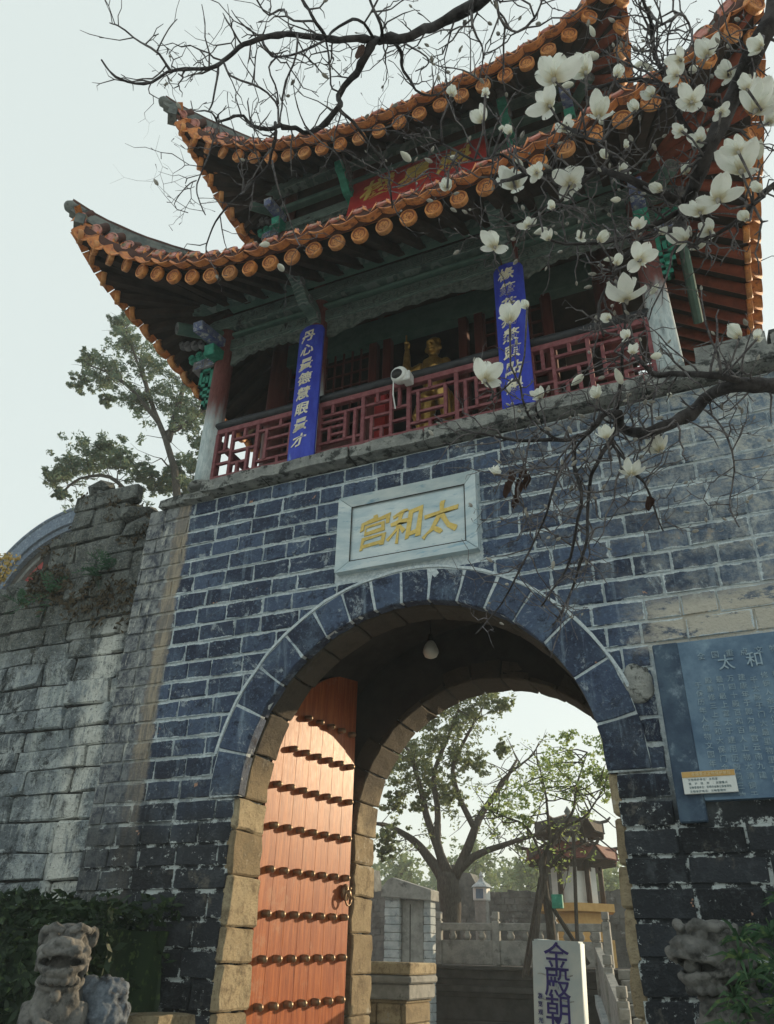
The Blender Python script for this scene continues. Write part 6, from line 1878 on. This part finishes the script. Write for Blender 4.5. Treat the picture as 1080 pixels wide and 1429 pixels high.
def blossom(px, py, size, opening, lean, d=2.8, dist=None):
    p = A(px, py, d)
    base = p - Vector((0, 0, .022))
    ax = (Vector((0, 0, 1)) + Vector(ROT.col[0]) * lean + Vector((rng.gauss(0, .25), rng.gauss(.12, .3), 0))).normalized()
    s = size * d / F_PX / .146
    o = inst('blossom', CALYX, Matrix.Translation(base + mo) @ aim(ax, rng.random() * 6) @ Matrix.Scale(s, 4), mag)
    n = 3 if opening < .35 else 4
    for ring in range(2 if opening < .75 else 2):
        for k in range(n - (ring and opening > .5)):
            a = 2 * pi * (k + .5 * ring) / n + rng.uniform(-.35, .35)
            tilt = (opening * (58 if ring else 22)) - 4 + rng.uniform(-13, 13)
            pm = PET[rng.randrange(2) if opening < .4 else (2 + rng.randrange(2) if ring else rng.choice((1, 4, 5)))]
            k_ = rng.uniform(.85, 1.1)
            inst('petal', pm, Matrix.Rotation(a, 4, 'Z') @ Matrix.Translation((0, .004, .0)) @ Matrix.Rotation(radians(-tilt + 4), 4, 'X') @ TRS((0, 0, 0), (0, 0, 0), (k_, k_, k_)), o)
    # tie the bloom to the nearest limb with a short twig
    best = min(seeds, key=lambda q: (q[0] - base).length_squared)[0]
    L = (best - base).length
    if L < .55:
        m = best.lerp(base, .5) + Vector((rng.gauss(0, .02), rng.gauss(0, .02), -.02))
        b2 = B(); tube(b2, [best + mo, m + mo, base + mo], [.0038, .0032, .004], 5); obj('stalk', b2, M['twig'], mag, True)
BL = [(772, 105, 58, .62, -.1), (766, 142, 40, .8, -.2), (816, 95, 40, .45, .1), (834, 156, 42, .5, .1), (630, 127, 30, .1, -.1), (673, 163, 34, .2, 0), (677, 125, 24, .2, 0), (718, 255, 44, .5, 0), (624, 257, 32, .15, 0),
      (690, 338, 38, .8, .2), (770, 284, 24, .1, 0), (795, 250, 46, .95, .1), (676, 524, 50, .65, .1), (711, 442, 44, .6, -.3), (873, 413, 52, 1.0, .1), (1030, 463, 36, .2, 0), (1054, 465, 26, .15, .2), (921, 622, 38, .4, .1),
      (833, 548, 26, .4, 0), (735, 422, 22, .2, .2), (963, 136, 38, .5, .2), (985, 72, 36, .6, 0), (1032, 232, 54, .7, .1), (1000, 272, 52, .8, -.1), (955, 236, 24, .2, 0), (1052, 148, 54, .5, .2), (1040, 118, 28, .3, 0),
      (908, 128, 28, .3, .1), (886, 148, 24, .2, -.1), (845, 214, 22, .1, -.4), (892, 356, 40, .7, .2), (955, 330, 34, .7, 0), (975, 290, 38, .8, .2), (1028, 205, 36, .6, 0), (872, 200, 18, .1, 0), (880, 655, 34, .7, 0), (845, 604, 30, .6, -.1),
      (1015, 100, 30, .5, .1), (700, 175, 18, .1, .1), (712, 180, 20, .3, 0), (1060, 60, 30, .4, .2), (755, 548, 26, .4, -.2), (690, 655, 22, .5, 0)]
for _ in range(26):                                             # smaller blooms further along the twigs
    for _t in range(200):
        q = rng.choice(seeds); x, y, c = project(q[0])
        if 700 < x < 1078 and 75 < y < 500 and all((x - b_[0]) ** 2 + (y - b_[1]) ** 2 > 900 for b_ in BL): break
    else: continue
    BL.append((x + rng.uniform(-14, 14), y - rng.uniform(4, 18), rng.uniform(18, 30), rng.choice((.12, .2, .3, .5, .7)), rng.uniform(-.3, .3)))
for i, b_ in enumerate(BL): blossom(*b_, d=2.55 + .35 * ((i * 37) % 10) / 10)
# curled dry leaves and an old seed clump
def dry(px, py, L, d=2.9):
    p = A(px, py, d); bm = B(); g = []
    for i in range(6):
        t = i / 5; w = .016 * sin(pi * (.08 + .86 * t)) ; g.append([bm.verts.new(p + mo + Vector((w * v + .006 * sin(i), w * (1 - v * v) * .9, -L * t))) for v in (-1, -.3, .4, 1)])
    for a, b in zip(g, g[1:]):
        for j in range(3): bm.faces.new((a[j], a[j + 1], b[j + 1], b[j]))
    obj('dry_leaf', bm, M['dry_leaf'], mag, True)
for q in ((502, 62, .075), (712, 655, .08), (722, 668, .085), (706, 672, .07), (733, 660, .07), (718, 690, .06), (904, 692, .06), (728, 650, .06)): dry(*q)
# ------------------------------------------------------------------ thin morning haze
bm = B(); box(bm, (-176, -176, -1.0), (176, 176, 24.0)); bmesh.ops.recalc_face_normals(bm, faces=bm.faces[:])
g = bpy.data.materials.new('haze'); g.use_nodes = True
for n_ in list(g.node_tree.nodes):
    if n_.type == 'BSDF_PRINCIPLED': g.node_tree.nodes.remove(n_)
v_ = g.node_tree.nodes.new('ShaderNodeVolumePrincipled')
v_.inputs['Color'].default_value = (0.90, 0.96, 0.97, 1)
v_.inputs['Density'].default_value = 0.0022
g.node_tree.links.new(v_.outputs[0], g.node_tree.nodes['Material Output'].inputs['Volume'])
tag(obj('haze', bm, g), kind='stuff')
